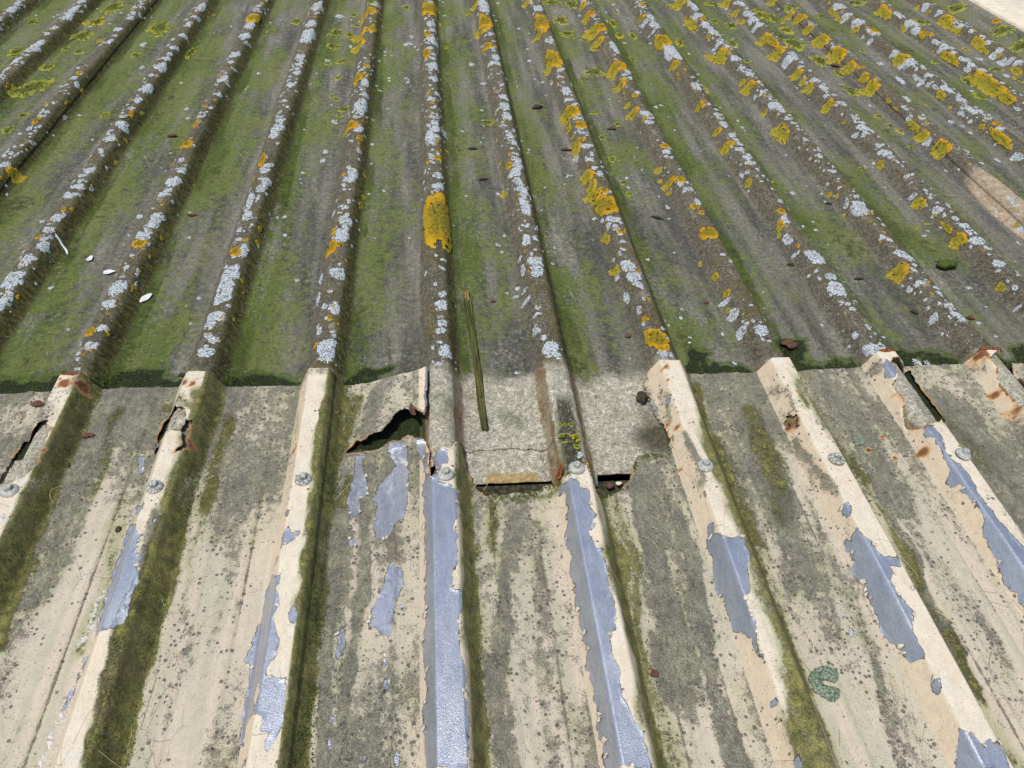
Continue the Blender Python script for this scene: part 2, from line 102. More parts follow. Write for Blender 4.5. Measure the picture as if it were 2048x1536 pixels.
ALGAE='-160,208,-149,93,9,100 -149,220,-146,114,7,70 -574,172,-566,-59,11,100 -566,-59,-557,-192,13,90 -521,189,-506,22,11,70 -456,-9,-451,-227,14,60 -386,181,-389,-23,15,100 -389,-23,-376,-381,13,95 -341,146,-340,3,17,90 -339,-6,-335,-110,12,60 -182,222,-177,-26,9,100 -177,-26,-171,-393,10,100 -140,207,-153,93,12,90 -141,41,-146,2,11,90 39,83,40,-108,10,100 40,-108,34,-404,9,100 71,-22,69,-94,14,80 76,-103,66,-227,10,35 98,-7,159,-11,8,70 233,3,227,-196,13,100 227,-196,228,-423,12,100 256,-40,244,-418,16,75 281,-51,259,-171,14,40 441,205,416,-30,17,100 444,62,404,-444,25,95 536,138,500,-83,20,80 596,185,595,135,9,80 613,184,647,-13,22,80 647,-13,650,-380,6,80 860,98,851,40,37,60 642,-415,652,-448,21,60 302,69,344,56,12,70 -231,-57,-257,-169,9,20 -444,209,-383,148,8,80 -502,177,-468,151,16,50'
RUST_TAB='-581,230,23 -603,229,23 -415,224,12 -402,218,12 -595,54,14 -588,83,11 -387,93,17 -14,13,17 0,63,11 29,92,8 173,-3,14 209,15,17 220,9,12 387,227,15 384,195,8 371,259,12 368,113,8 375,94,9 575,99,17 597,159,6 581,152,5 803,222,14 806,208,11 779,74,20 775,153,9 978,239,23 968,158,15 973,111,20 725,76,8 689,49,8 771,31,15 724,29,11 -224,75,9 366,19,8 985,194,11'
BOLT_XY='-604,4 -408,0 -202,3 3,2 198,4 394,-2 602,0 808,-1'

def pts(s): return np.array([[float(q) for q in e.split(',')] for e in s.split()])/1000.0
def polys(s): return [pts(l) for l in s.strip().split('\n')]

# ---------------------------------------------------------------- numpy helpers
def ss(a, b, t):
    t = np.clip((t-a)/(b-a), 0, 1); return t*t*(3-2*t)
def _h(i, j, seed):
    n = (i.astype(np.int64)*374761393 + j.astype(np.int64)*668265263 + seed*2147483647) & 0xffffffff
    n = ((n ^ (n >> 13))*1274126177) & 0xffffffff
    return ((n ^ (n >> 16)) & 0xffff)/65535.0
def vnoise(x, y, seed=0):
    i = np.floor(x); j = np.floor(y); f = x-i; g = y-j
    f = f*f*(3-2*f); g = g*g*(3-2*g)
    a = _h(i, j, seed)*(1-f)+_h(i+1, j, seed)*f
    b = _h(i, j+1, seed)*(1-f)+_h(i+1, j+1, seed)*f
    return a*(1-g)+b*g
def fbm(x, y, seed=0, o=4):
    s = 0; a = .5; t = 0
    for k in range(o):
        s = s+a*vnoise(x*2**k, y*2**k, seed+k*17); t += a; a *= .55
    return s/t
def poly_sdf(px, py, poly):                 # negative inside
    d = np.full(px.shape, 1e9); ins = np.zeros(px.shape, bool)
    n = len(poly)
    for i in range(n):
        ax, ay = poly[i]; bx, by = poly[(i+1) % n]
        ex, ey = bx-ax, by-ay; L = ex*ex+ey*ey+1e-12
        t = np.clip(((px-ax)*ex+(py-ay)*ey)/L, 0, 1)
        d = np.minimum(d, np.hypot(px-ax-t*ex, py-ay-t*ey))
        c = ((ay > py) != (by > py))
        with np.errstate(divide='ignore', invalid='ignore'):
            xi = ex*(py-ay)/(by-ay if by != ay else 1e-12)+ax
        ins ^= c & (px < xi)
    return np.where(ins, -d, d)
def union_sdf(x, y, plist, far=.03):
    out = np.full(x.shape, far)
    for p in plist:
        lo = p.min(0)-far; hi = p.max(0)+far
        q = (x > lo[0]) & (x < hi[0]) & (y > lo[1]) & (y < hi[1])
        if q.any(): out[q] = np.minimum(out[q], poly_sdf(x[q], y[q], p))
    return out
def capsules(x, y, tab):
    out = np.zeros(x.shape)
    x = x+(fbm(x*24, y*7, 111)-.5)*.045+(fbm(x*80, y*30, 112, 2)-.5)*.012; y = y+(fbm(x*11, y*11, 113)-.5)*.07
    for e in tab.split():
        a = [float(q)/1000 for q in e.split(',')]
        ax, ay, bx, by, w, v = a; v *= 10; w = max(w, .008)
        ex, ey = bx-ax, by-ay; L = ex*ex+ey*ey+1e-9
        t = np.clip(((x-ax)*ex+(y-ay)*ey)/L, 0, 1)
        dx = x-ax-t*ex; dy = (y-ay-t*ey)*.6
        d = np.hypot(dx, dy)
        out = np.maximum(out, v*(1-ss(.1*w, 1.9*w, d)))
    return out

# ---------------------------------------------------------------- sheet profiles
def soft(u, c, b, h, r):
    u = np.abs(u); z = 0
    for o in np.linspace(-r, r, 7): z = z+np.clip((b-(u+o))/(b-c), 0, 1)
    return h*z/7
def near(x): return x-np.round(x/P)*P
def zL(x):
    u = near(x); w = .1-np.abs(u)
    return soft(u, .017, .037, .035, .0022)+.0018*(ss(.020, .023, w)-ss(.031, .034, w))
XV = 2.045                                   # where the sheet turns up under the verge
def zU(x):
    x = np.asarray(x, float)
    u = near(x); w = .1-np.abs(u)
    z = soft(u, .0165, .0345, .0315, .005)+.0016*(ss(.018, .024, w)-ss(.030, .036, w))
    z = np.where(x > XV, .05*ss(XV, XV+.1, x), z)
    return z-.005
UX = np.linspace(-.3, .3, 2401); _zz = zU(UX)
ARC = np.concatenate([[0], np.cumsum(np.hypot(np.diff(UX), np.diff(_zz)))]); ARC -= ARC[1200]
def zs(x, y):                                 # top of whichever old sheet lies uppermost here
    x = np.asarray(x, float)
    return zU(x)+rough(x, y)+np.select([x < -.973, x < .227, x < 1.427], [.0016, 0, -.0016], -.0008)
def on_upper(k, s, y, h=0):
    u = np.interp(s, ARC, UX); x = k*P+u
    z = zs(x, y); dz = (zU(x+.0006)-zU(x-.0006))/.0012
    n = np.sqrt(1+dz*dz)
    return np.stack([x-dz/n*h, y+0*x, z+h/n], -1)
def rough(x, y):                              # lumpy old surface, shared by sheets and what grows on them
    c = 1-ss(.02, .036, np.abs(near(x)))
    return (fbm(x*45, y*45, 3)-.5)*.0026*c+(fbm(x*7, y*5, 9, 2)-.5)*.003

# ---------------------------------------------------------------- object helpers
def mesh_obj(name, V, F, mat, parent=None, smooth=True, attrs=None):
    me = bpy.data.meshes.new(name)
    V = np.asarray(V, np.float32)
    if isinstance(F, np.ndarray):
        n, w = F.shape
        me.vertices.add(len(V)); me.vertices.foreach_set('co', V.ravel())
        me.loops.add(n*w); me.loops.foreach_set('vertex_index', F.ravel().astype(np.int32))
        me.polygons.add(n)
        me.polygons.foreach_set('loop_start', np.arange(0, n*w, w, dtype=np.int32))
        me.update(calc_edges=True)
    else:
        me.from_pydata([tuple(map(float, v)) for v in V], [], F); me.update()
    if smooth: me.polygons.foreach_set('use_smooth', np.ones(len(me.polygons), bool))
    for k, a in (attrs or {}).items():
        at = me.attributes.new(k, 'FLOAT', 'POINT'); at.data.foreach_set('value', np.asarray(a, np.float32).ravel())
    if mat: me.materials.append(mat)
    o = bpy.data.objects.new(name, me); C.objects.link(o)
    if parent: o.parent = parent
    return o
def tag(o, label=None, cat=None, group=None, kind=None):
    for k, v in (('label', label), ('category', cat), ('group', group), ('kind', kind)):
        if v: o[k] = v
    return o
def empty(name, loc, rz=0):
    o = bpy.data.objects.new(name, None); C.objects.link(o); o.location = loc; o.rotation_euler = (0, 0, rz)
    o.empty_display_size = .02
    return o

# ---------------------------------------------------------------- node helpers
class M:
    def __init__(s, name):
        s.mat = bpy.data.materials.new(name); s.mat.use_nodes = True
        s.t = s.mat.node_tree; s.n = s.t.nodes; s.n.clear()
        s.out = s.n.new('ShaderNodeOutputMaterial'); s.p = s.n.new('ShaderNodeBsdfPrincipled')
        s.t.links.new(s.p.outputs[0], s.out.inputs[0])
        tc = s.n.new('ShaderNodeTexCoord'); s.co = tc.outputs['Object']
        sp = s.n.new('ShaderNodeSeparateXYZ'); s.l(s.co, sp.inputs[0]); s.X, s.Y, s.Z = sp.outputs
    def l(s, a, b):
        if isinstance(a, bpy.types.NodeSocket): s.t.links.new(a, b)
        elif isinstance(a, tuple) and len(b.default_value) == 4: b.default_value = (*a, 1)
        else: b.default_value = a
    def m(s, op, a, b=None, c=None, clamp=False):
        n = s.n.new('ShaderNodeMath'); n.operation = op; n.use_clamp = clamp
        s.l(a, n.inputs[0])
        if b is not None: s.l(b, n.inputs[1])
        if c is not None: s.l(c, n.inputs[2])
        return n.outputs[0]
    def add(s, a, b): return s.m('ADD', a, b)
    def sub(s, a, b): return s.m('SUBTRACT', a, b)
    def mul(s, a, b): return s.m('MULTIPLY', a, b)
    def mx(s, a, b): return s.m('MAXIMUM', a, b)
    def mn(s, a, b): return s.m('MINIMUM', a, b)
    def inv(s, a): return s.m('SUBTRACT', 1.0, a, clamp=True)
    def sm(s, a, lo, hi):                                   # smoothstep
        n = s.n.new('ShaderNodeMapRange'); n.interpolation_type = 'SMOOTHSTEP'
        s.l(a, n.inputs[0]); s.l(lo, n.inputs[1]); s.l(hi, n.inputs[2]); return n.outputs[0]
    def rg(s, a, lo, hi, c, d):
        n = s.n.new('ShaderNodeMapRange'); s.l(a, n.inputs[0]); s.l(lo, n.inputs[1]); s.l(hi, n.inputs[2]); s.l(c, n.inputs[3]); s.l(d, n.inputs[4]); return n.outputs[0]
    def vec(s, sc=(1, 1, 1), rot=0, off=(0, 0, 0)):
        src = s.co
        if rot:
            q = s.n.new('ShaderNodeMapping'); s.l(src, q.inputs[0]); q.inputs[2].default_value = (0, 0, rot); src = q.outputs[0]; rot = 0
        n = s.n.new('ShaderNodeMapping'); s.l(src, n.inputs[0]); n.inputs[1].default_value = off; n.inputs[2].default_value = (0, 0, rot); n.inputs[3].default_value = sc
        return n.outputs[0]
    def noise(s, scale, det=3, vec=None, rough=.55, dist=0):
        n = s.n.new('ShaderNodeTexNoise'); n.inputs['Scale'].default_value = scale; n.inputs['Detail'].default_value = det
        n.inputs['Roughness'].default_value = rough; n.inputs['Distortion'].default_value = dist
        s.l(vec or s.co, n.inputs['Vector']); return n.outputs[0]
    def vor(s, scale, feat='F1', vec=None, rnd=1.0):
        n = s.n.new('ShaderNodeTexVoronoi'); n.feature = feat; n.inputs['Scale'].default_value = scale; n.inputs['Randomness'].default_value = rnd
        s.l(vec or s.co, n.inputs['Vector']); return n
    def mix(s, f, a, b, mode='MIX'):
        n = s.n.new('ShaderNodeMix'); n.data_type = 'RGBA'; n.blend_type = mode; n.clamp_factor = True
        s.l(f, n.inputs[0]); s.l(a, n.inputs[6]); s.l(b, n.inputs[7]); return n.outputs[2]
    def val(s, c, v):                                       # multiply a colour by a value
        n = s.n.new('ShaderNodeVectorMath'); n.operation = 'SCALE'; s.l(c, n.inputs[0]); s.l(v, n.inputs['Scale']); return n.outputs[0]
    def attr(s, name):
        n = s.n.new('ShaderNodeAttribute'); n.attribute_name = name; return n.outputs['Fac']
    def rand(s):
        n = s.n.new('ShaderNodeObjectInfo'); return n.outputs['Random']
    def bump(s, h, dist, strength=1.0, prev=None):
        n = s.n.new('ShaderNodeBump'); n.inputs['Distance'].default_value = dist; n.inputs['Strength'].default_value = strength
        s.l(h, n.inputs['Height'])
        if prev: s.l(prev, n.inputs['Normal'])
        return n.outputs[0]
    def end(s, col, rough=.9, normal=None, metal=0, spec=.3):
        s.l(col, s.p.inputs['Base Color']); s.l(rough, s.p.inputs['Roughness']); s.l(metal, s.p.inputs['Metallic']); s.l(spec, s.p.inputs['Specular IOR Level'])
        if normal: s.l(normal, s.p.inputs['Normal'])
        return s.mat

def mat_upper(strip=False):
    s = M('old_fibreglass_strip' if strip else 'old_fibreglass')
    u = s.sub(s.X, s.mul(s.m('ROUND', s.mul(s.X, 1/P)), P))
    wob = s.mul(s.sub(s.noise(35, 3), .5), .012)
    uw = s.add(u, wob); au = s.m('ABSOLUTE', uw)
    pt = s.m('FRACT', s.mul(s.X, 1/P))                       # 0 at a crest, 1 at the next
    fine = s.noise(900, 2, rough=.8); mid = s.noise(230, 4, rough=.8); grit = s.noise(480, 2, rough=.85)
    grain = s.noise(55, 8, rough=.86); grain2 = s.noise(140, 6, s.vec((1, .8, 1), 0, (4, 4, 0)), .88)
    streak = s.noise(26, 4, s.vec((1, .09, 1))); blot = s.noise(9, 4, s.vec((1, .55, 1)))
    big = s.noise(2.1, 3)
    # pan
    grey = s.mix(s.sm(streak, .35, .65), (.215, .203, .162), (.095, .092, .078))
    grey = s.mix(s.mul(s.sm(blot, .56, .7), .55), grey, (.30, .27, .20))
    side = s.rg(pt, .17, .8, .17, -.10)
    gm = s.add(s.add(s.mul(streak, .35), s.mul(blot, .75)), s.add(side, s.mul(s.sub(big, .5), .9)))
    gm = s.add(gm, s.mul(s.sub(grain, .5), 1.5))
    leftw = s.rg(s.X, -1.5, 1.3, .11, -.02)
    gmask = s.sm(s.add(gm, leftw), .50, .74)
    green = s.mix(s.sm(blot, .35, .7), (.105, .150, .022), (.185, .205, .060))
    col = s.mix(s.mul(gmask, .9), grey, green)
    moss = s.mul(s.sm(s.add(gm, s.mul(s.sub(grain2, .5), 1.2)), .84, .98), .85)
    col = s.mix(moss, col, (.060, .10, .012))
    col = s.mix(s.mul(s.sm(s.add(grain, s.mul(s.sub(blot, .5), .5)), .58, .66), .65), col, (.06, .062, .035))
    col = s.mix(s.mul(s.sm(s.add(grain2, s.mul(s.sub(blot, .5), -.4)), .58, .68), .6), col, (.34, .32, .24))
    # mossy strip at the foot of each rib
    e = s.add(.052, s.mul(s.sub(streak, .5), .05))
    strp = s.mul(s.sm(uw, .028, .035), s.inv(s.sm(uw, e, s.add(e, .010))))
    strp = s.mul(strp, s.sm(s.add(s.noise(3.2, 2, s.vec((1, .8, 1))), s.mul(s.sub(mid, .5), .5)), .40, .62))
    strp = s.mul(strp, s.sm(s.add(s.noise(18, 3, s.vec((1, .4, 1))), s.mul(s.sub(grain, .5), 1.2)), .38, .6))
    col = s.mix(s.mul(strp, .8), col, s.mix(s.sm(mid, .35, .65), (.04, .068, .008), (.105, .15, .018)))
    # ribs
    crest = s.inv(s.sm(au, .014, .03)); rib = s.inv(s.sm(au, .031, .04))
    rcol = s.mix(s.sm(mid, .35, .65), (.075, .064, .042), (.20, .175, .12))
    rcol = s.mix(s.mul(s.sm(s.noise(28, 3), .5, .66), .7), rcol, (.135, .105, .025))
    rcol = s.mix(s.mul(s.sm(s.noise(34, 3, s.vec((1, .6, 1), 0, (5, 2, 0))), .6, .7), .75), rcol, (.33, .29, .215))
    rf = s.mul(s.sm(uw, .010, .022), rib)
    rflank = s.mix(s.sm(s.noise(140, 3, s.vec((.6, 1, .6))), .42, .62), (.065, .058, .020), (.17, .15, .04))
    rflank = s.mix(s.mul(s.sm(grain2, .56, .66), .7), rflank, (.33, .31, .20))
    rflank = s.mix(s.mul(s.sm(s.noise(60, 5, rough=.8), .56, .66), .7), rflank, (.22, .17, .015))
    rcol = s.mix(rf, rcol, rflank)
    lf = s.mul(s.sm(s.mul(uw, -1), .014, .028), rib)
    rcol = s.mix(s.mul(lf, .75), rcol, s.mix(s.sm(mid, .4, .62), (.085, .075, .05), (.235, .205, .155)))
    col = s.mix(s.mul(rib, .92), col, rcol)
    # clean pale fibreglass that lay under the metal sheets
    edge = s.add(s.Y, s.add(s.mul(s.sub(s.noise(14, 3), .5), .07), s.mul(s.sub(mid, .5), .03)))
    fresh = s.inv(s.sm(edge, .235, .275))
    fib = None
    for a, o in ((.25, 0), (1.05, 3), (1.9, 7), (2.6, 11)):
        q = s.noise(1, 1, s.vec((620, 50, 1), a, (o, o*2, 0)), .5)
        q = s.sm(q, .58, .68); fib = q if fib is None else s.mx(fib, q)
    fcol = s.mix(fib, s.mix(s.sm(mid, .35, .65), (.30, .275, .20), (.46, .43, .32)), (.70, .66, .53))
    fcol = s.mix(s.mul(s.sm(s.add(blot, s.mul(s.sub(mid, .5), .4)), .52, .68), .7), fcol, (.115, .135, .045))
    flank = s.mul(s.sm(au, .018, .022), s.inv(s.sm(au, .033, .038)))
    fcol = s.mix(s.mul(flank, .8), fcol, s.mix(s.sm(s.noise(60, 3, s.vec((1, .25, 1))), .38, .6), (.20, .095, .03), (.26, .215, .12)))
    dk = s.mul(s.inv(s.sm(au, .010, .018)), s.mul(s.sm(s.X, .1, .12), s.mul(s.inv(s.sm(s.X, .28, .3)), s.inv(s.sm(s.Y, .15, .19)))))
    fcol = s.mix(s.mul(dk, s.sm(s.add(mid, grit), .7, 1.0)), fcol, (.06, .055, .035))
    if strip:
        och = s.mul(s.inv(s.sm(s.add(s.Y, s.mul(s.sub(mid, .5), .02)), .036, .043)), s.mul(s.sm(s.X, .06, .07), s.inv(s.sm(s.X, .14, .15))))
        fcol = s.mix(s.mul(och, .85), fcol, (.48, .33, .12))
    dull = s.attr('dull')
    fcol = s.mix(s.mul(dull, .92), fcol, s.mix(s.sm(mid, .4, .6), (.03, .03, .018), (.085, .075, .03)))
    fcol = s.val(fcol, s.rg(grain, .36, .64, 1.15, .85)); col = s.mix(fresh, col, fcol)
    # dark moss along the metal edge, with the caps' cast shadows painted in
    moss_shade = s.attr('moss_shade'); wm = s.sm(s.add(moss_shade, s.mul(s.sub(mid, .5), .55)), .32, .62)
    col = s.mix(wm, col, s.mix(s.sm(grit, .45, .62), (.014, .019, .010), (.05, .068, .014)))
    fr = s.mul(s.sm(s.add(moss_shade, s.mul(s.sub(mid, .5), .5)), .06, .3), s.inv(wm))
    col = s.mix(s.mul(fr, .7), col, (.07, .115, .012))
    # the bare patch on one far rib
    bd = s.m('SQRT', s.add(s.m('POWER', s.mul(s.sub(s.X, 1.383), 1/.043), 2.0), s.m('POWER', s.mul(s.sub(s.Y, .80), 1/.21), 2.0)))
    bare = s.inv(s.sm(s.add(bd, s.mul(s.sub(mid, .5), .6)), .72, .98))
    col = s.mix(bare, col, s.mix(mid, (.36, .25, .15), (.56, .46, .33)))
    # speckle and tiny white crusts
    col = s.val(col, s.rg(s.add(s.mul(grain2, .6), s.mul(grain, .4)), .36, .64, .22, 1.62))
    v = s.vor(230); tiny = s.mul(s.inv(s.sm(v.outputs['Distance'], .16, .26)), s.m('GREATER_THAN', s.noise(12, 2), s.rg(crest, 0, 1, .60, .44)))
    sep = s.n.new('ShaderNodeSeparateColor'); s.l(v.outputs['Color'], sep.inputs[0])
    tiny = s.mul(tiny, s.m('GREATER_THAN', sep.outputs[0], s.rg(s.mx(rib, 0.0), 0, 1, .86, .5)))
    tiny = s.mul(tiny, s.inv(fresh))
    col = s.mix(s.mul(tiny, .85), col, s.mix(sep.outputs[1], (.42, .42, .38), (.56, .58, .58)))
    h = s.add(s.mul(grain, 1.2), s.add(s.mul(grain2, .9), s.mul(s.mx(moss, strp), .9)))
    nb = s.bump(h, .0030, .9); nb = s.bump(fine, .0007, .8, nb)
    return s.end(col, .92, nb, 0, .25)

def mat_paint():
    s = M('peeling_cream_paint')
    u = s.sub(s.X, s.mul(s.m('ROUND', s.mul(s.X, 1/P)), P)); au = s.m('ABSOLUTE', u)
    fine = s.noise(1000, 2, rough=.8); mid = s.noise(260, 4, rough=.8); grit = s.noise(520, 3, rough=.85); low = s.noise(22, 4)
    streak = s.noise(60, 4, s.vec((1, .06, 1)))
    col = s.mix(s.sm(low, .35, .65), (.64, .57, .44), (.62, .53, .395))
    pan = s.sm(au, .032, .038)
    col = s.mix(s.mul(pan, .9), col, s.mix(s.sm(streak, .38, .62), (.50, .43, .33), (.41, .385, .285)))
    flank = s.mul(s.sm(au, .017, .021), s.inv(pan))
    col = s.mix(s.mul(flank, .7), col, (.60, .47, .32))
    top = s.inv(s.sm(au, .013, .019))
    col = s.mix(s.mul(top, s.mul(s.sm(s.noise(45, 3), .5, .7), .45)), col, (.60, .60, .52))
    # lime tinted algae bloom
    al = s.attr('algae'); gr = s.attr('grime'); ru = s.attr('rust'); sd_ = s.attr('peel')
    bloom = s.mul(s.sm(s.add(s.mx(al, s.mul(gr, .55)), s.mul(s.sub(s.noise(18, 4), .5), .9)), .2, .6), .7)
    col = s.mix(bloom, col, s.mix(mid, (.27, .28, .12), (.40, .39, .24)))
    # black lichen spots with paler hearts
    sp = s.vor(150); sc_ = s.n.new('ShaderNodeSeparateColor'); s.l(sp.outputs['Color'], sc_.inputs[0])
    dens = s.add(s.mul(gr, 1.0), s.mul(s.sub(s.noise(16, 3), .5), .9))
    rad = s.mul(s.rg(sc_.outputs[1], 0, 1, .10, .42), 1.0)
    dd = s.add(sp.outputs['Distance'], s.mul(s.sub(mid, .5), .25))
    spot = s.mul(s.m('LESS_THAN', dd, rad), s.m('LESS_THAN', sc_.outputs[0], s.sm(dens, .12, .85)))
    heart = s.mul(spot, s.m('LESS_THAN', dd, s.mul(rad, .45)))
    sp2 = s.vor(420); sc2 = s.n.new('ShaderNodeSeparateColor'); s.l(sp2.outputs['Color'], sc2.inputs[0])
    spot2 = s.mul(s.m('LESS_THAN', sp2.outputs['Distance'], .30), s.m('LESS_THAN', sc2.outputs[0], s.add(s.mul(s.sm(dens, .05, .8), .5), .035)))
    col = s.mix(s.mul(spot2, .75), col, (.13, .12, .085))
    col = s.mix(s.mul(spot, .85), col, (.085, .08, .062)); col = s.mix(s.mul(heart, .4), col, (.16, .15, .115))
    # felt of grime
    gj = s.add(gr, s.add(s.mul(s.sub(s.noise(30, 4, s.vec((1, .22, 1))), .5), .95), s.mul(s.sub(s.noise(75, 4), .5), .7)))
    gj = s.mul(gj, s.sm(gr, .02, .15))
    th = s.rg(gj, 0, 1, .735, .40)
    grain = s.noise(80, 7, s.vec((1, .7, 1)), .86)
    q = s.add(s.mul(grain, .6), s.mul(grit, .4))
    felt = s.sm(q, s.sub(th, .05), s.add(th, .05))
    gcol = s.mix(s.sm(low, .4, .6), (.105, .10, .082), (.17, .165, .115))
    gcol = s.mix(s.sm(fine, .54, .66), gcol, (.36, .34, .255))
    col = s.mix(s.mul(felt, .9), col, gcol)
    # green felt on the shaded flanks
    aj = s.mul(s.add(al, s.mul(s.sub(s.noise(26, 4, s.vec((1, .35, 1), 0, (8, 0, 0))), .5), .8)), s.sm(al, .02, .15))
    tha = s.rg(aj, 0, 1, .84, .36)
    qa = s.add(s.mul(grain, .6), s.mul(mid, .4))
    gfelt = s.sm(qa, s.sub(tha, .07), s.add(tha, .07))
    acol = s.mix(s.sm(s.noise(60, 5, rough=.75), .38, .6), (.075, .078, .012), (.20, .185, .045))
    acol = s.mix(s.sm(grit, .58, .7), acol, (.34, .32, .15))
    acol = s.mix(s.mul(s.sm(low, .52, .66), .6), acol, (.14, .115, .05))
    col = s.mix(s.mul(gfelt, .93), col, acol)
    # rust
    rs_ = s.sm(s.add(ru, s.mul(s.sub(mid, .5), .55)), .12, .62)
    rcol = s.mix(s.sm(ru, .45, .95), (.56, .33, .14), s.mix(grit, (.10, .03, .012), (.26, .085, .03)))
    col = s.mix(s.mul(rs_, s.rg(ru, .2, .7, .45, .96)), col, rcol)
    # peeled to galvanised metal
    jag = s.add(s.mul(s.sub(s.noise(220, 4, rough=.75), .5), .0045), s.mul(s.sub(s.noise(700, 2), .5), .0018))
    d = s.add(sd_, jag)                                       # < 0 inside
    crk = s.vor(33, 'DISTANCE_TO_EDGE', s.vec((1, .55, 1)))
    crack = s.mul(s.inv(s.sm(s.add(crk.outputs['Distance'], s.mul(s.sub(mid, .5), .02)), .004, .012)), s.m('GREATER_THAN', s.noise(7, 2, s.vec((1, 1, 1), 0, (9, 4, 0))), .57))
    bare = s.inv(s.sm(d, -.00015, .00015))
    met = s.mix(s.sm(s.noise(90, 3, s.vec((1, .3, 1))), .3, .7), (.52, .535, .60), (.63, .645, .69))
    met = s.mix(s.mul(s.sm(s.noise(14, 4), .5, .7), .4), met, (.72, .72, .73))
    met = s.val(met, s.rg(s.noise(700, 2, s.vec((1, .25, 1))), .3, .7, .85, 1.15))
    met = s.mix(s.mul(rs_, .8), met, rcol)
    rim = s.mul(s.sm(d, -.0010, -.0001), s.inv(s.sm(d, .0001, .0007)))
    fl = s.mx(gfelt, felt); amp = s.rg(fl, 0, 1, .22, .85)
    gv = s.rg(s.add(s.mul(grain, .5), s.mul(grit, .5)), .36, .64, -1, 1)
    col = s.val(col, s.add(1.0, s.mul(gv, amp)))
    col = s.mix(bare, col, met)
    col = s.mix(s.mul(rim, s.sm(s.noise(60, 2), .35, .6)), col, (.10, .085, .06))  # dark line paints the shadow under lifted paint edges, with grime
    col = s.mix(s.mul(crack, s.mul(s.inv(bare), .65)), col, (.17, .14, .10))
    h = s.add(s.mul(s.inv(bare), .8), s.add(s.mul(s.mul(gfelt, s.inv(bare)), mid), s.mul(s.mul(felt, mid), .8)))
    nb = s.bump(h, .0016, .8); nb = s.bump(s.add(s.mul(grit, .6), s.mul(mid, .5)), .0007, .7, nb)
    rough = s.rg(bare, 0, 1, .82, .40)
    return s.end(col, rough, nb, s.mul(bare, .85), .35)

def mat_lichen(kind):
    s = M(kind+'_lichen')
    r = s.attr('rad'); rn = s.rand()
    fine = s.noise(750, 2, rough=.8); mid = s.noise(280, 4, rough=.8)
    if kind == 'white':
        col = s.mix(s.sm(mid, .3, .7), (.45, .50, .545), (.60, .635, .66))
        col = s.mix(s.mul(s.inv(s.sm(r, .0, .75)), s.mul(s.sm(rn, .3, .9), .45)), col, (.32, .36, .32))
        cr = s.vor(190, 'DISTANCE_TO_EDGE'); c = s.inv(s.sm(s.add(cr.outputs['Distance'], s.mul(s.sub(mid, .5), .25)), .03, .13))
        col = s.mix(s.mul(c, .75), col, (.13, .13, .11))
        pit = s.mul(s.m('GREATER_THAN', s.noise(210, 3), .60), s.inv(s.sm(r, .5, .95)))
        col = s.mix(s.mul(pit, .75), col, (.10, .10, .075))
        col = s.mix(s.mul(s.sm(r, .93, 1.0), .35), col, (.66, .70, .73))
        bd = .0012
    elif kind == 'orange':
        lobe = s.noise(115, 6, rough=.82)
        e = s.add(r, s.mul(s.sub(lobe, .5), 1.6))
        col = s.mix(s.sm(e, .35, .95), s.mix(s.sm(lobe, .38, .6), (.075, .068, .010), (.36, .27, .018)), s.mix(rn, (.64, .30, .008), (.62, .37, .012)))
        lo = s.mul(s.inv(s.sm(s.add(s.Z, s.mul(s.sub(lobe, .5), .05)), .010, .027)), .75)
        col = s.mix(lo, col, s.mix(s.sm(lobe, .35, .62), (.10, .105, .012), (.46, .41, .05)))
        col = s.mix(s.mul(s.sm(lobe, .57, .64), .8), col, (.05, .045, .010))
        col = s.mix(s.mul(s.inv(s.sm(lobe, .36, .43)), .6), col, (.74, .47, .02))
        bd = .0036
    else:
        lobe = s.noise(105, 6, rough=.82)
        e = s.add(r, s.mul(s.sub(lobe, .5), 1.5))
        col = s.mix(s.sm(e, .3, .9), s.mix(s.sm(lobe, .4, .6), (.035, .045, .008), (.17, .19, .03)), (.34, .35, .05))
        col = s.mix(s.sm(rn, .8, .95), col, s.mix(s.sm(e, .3, .8), (.12, .12, .02), (.48, .40, .03)))
        col = s.mix(s.mul(s.sm(lobe, .56, .64), .8), col, (.03, .04, .008))
        bd = .0036
    col = s.val(col, s.rg(fine, .33, .67, .5, 1.45))
    nb = s.bump(s.add(mid if kind == 'white' else lobe, s.mul(fine, .4)), bd, 1.0)
    return s.end(col, .95, nb, 0, .2)

def mat_plain(name, c1, c2, scale=200, rough=.8, bumpd=.0008, metal=0, stretch=(1, 1, 1), det=3, spec=.3, lo=.35, hi=.65):
    s = M(name); n = s.noise(scale, det, s.vec(stretch), .65)
    col = s.mix(s.sm(n, lo, hi), c1, c2)
    return s.end(col, rough, s.bump(n, bumpd, .9), metal, spec)

UP = mat_upper(); STRIP = mat_upper(True); PAINT = mat_paint()
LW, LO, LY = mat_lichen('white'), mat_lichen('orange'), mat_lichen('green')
BLACK = mat_plain('void_shade', (.012, .011, .009), (.03, .026, .02), 60)  # near-black, the darkness below the holes is put into the colour
TIMBER = mat_plain('purlin_timber', (.03, .024, .016), (.07, .052, .034), 30, stretch=(.2, 1, 1))
PURL = mat_plain('damp_packing_timber', (.012, .013, .008), (.075, .068, .035), 140, .95, .003, det=6)
PAINTF = mat_plain('curled_cream_paint', (.52, .46, .35), (.66, .59, .46), 120, .8, .0004)
CREAM = mat_plain('cream_flashing_paint', (.60, .52, .39), (.70, .63, .50), 30, .7, .0004)
RUST = mat_plain('flaking_rust', (.09, .028, .010), (.30, .10, .03), 260, .95, .0022)
LEAF = mat_plain('dry_leaf_brown', (.055, .028, .016), (.15, .075, .04), 300, .8, .001)
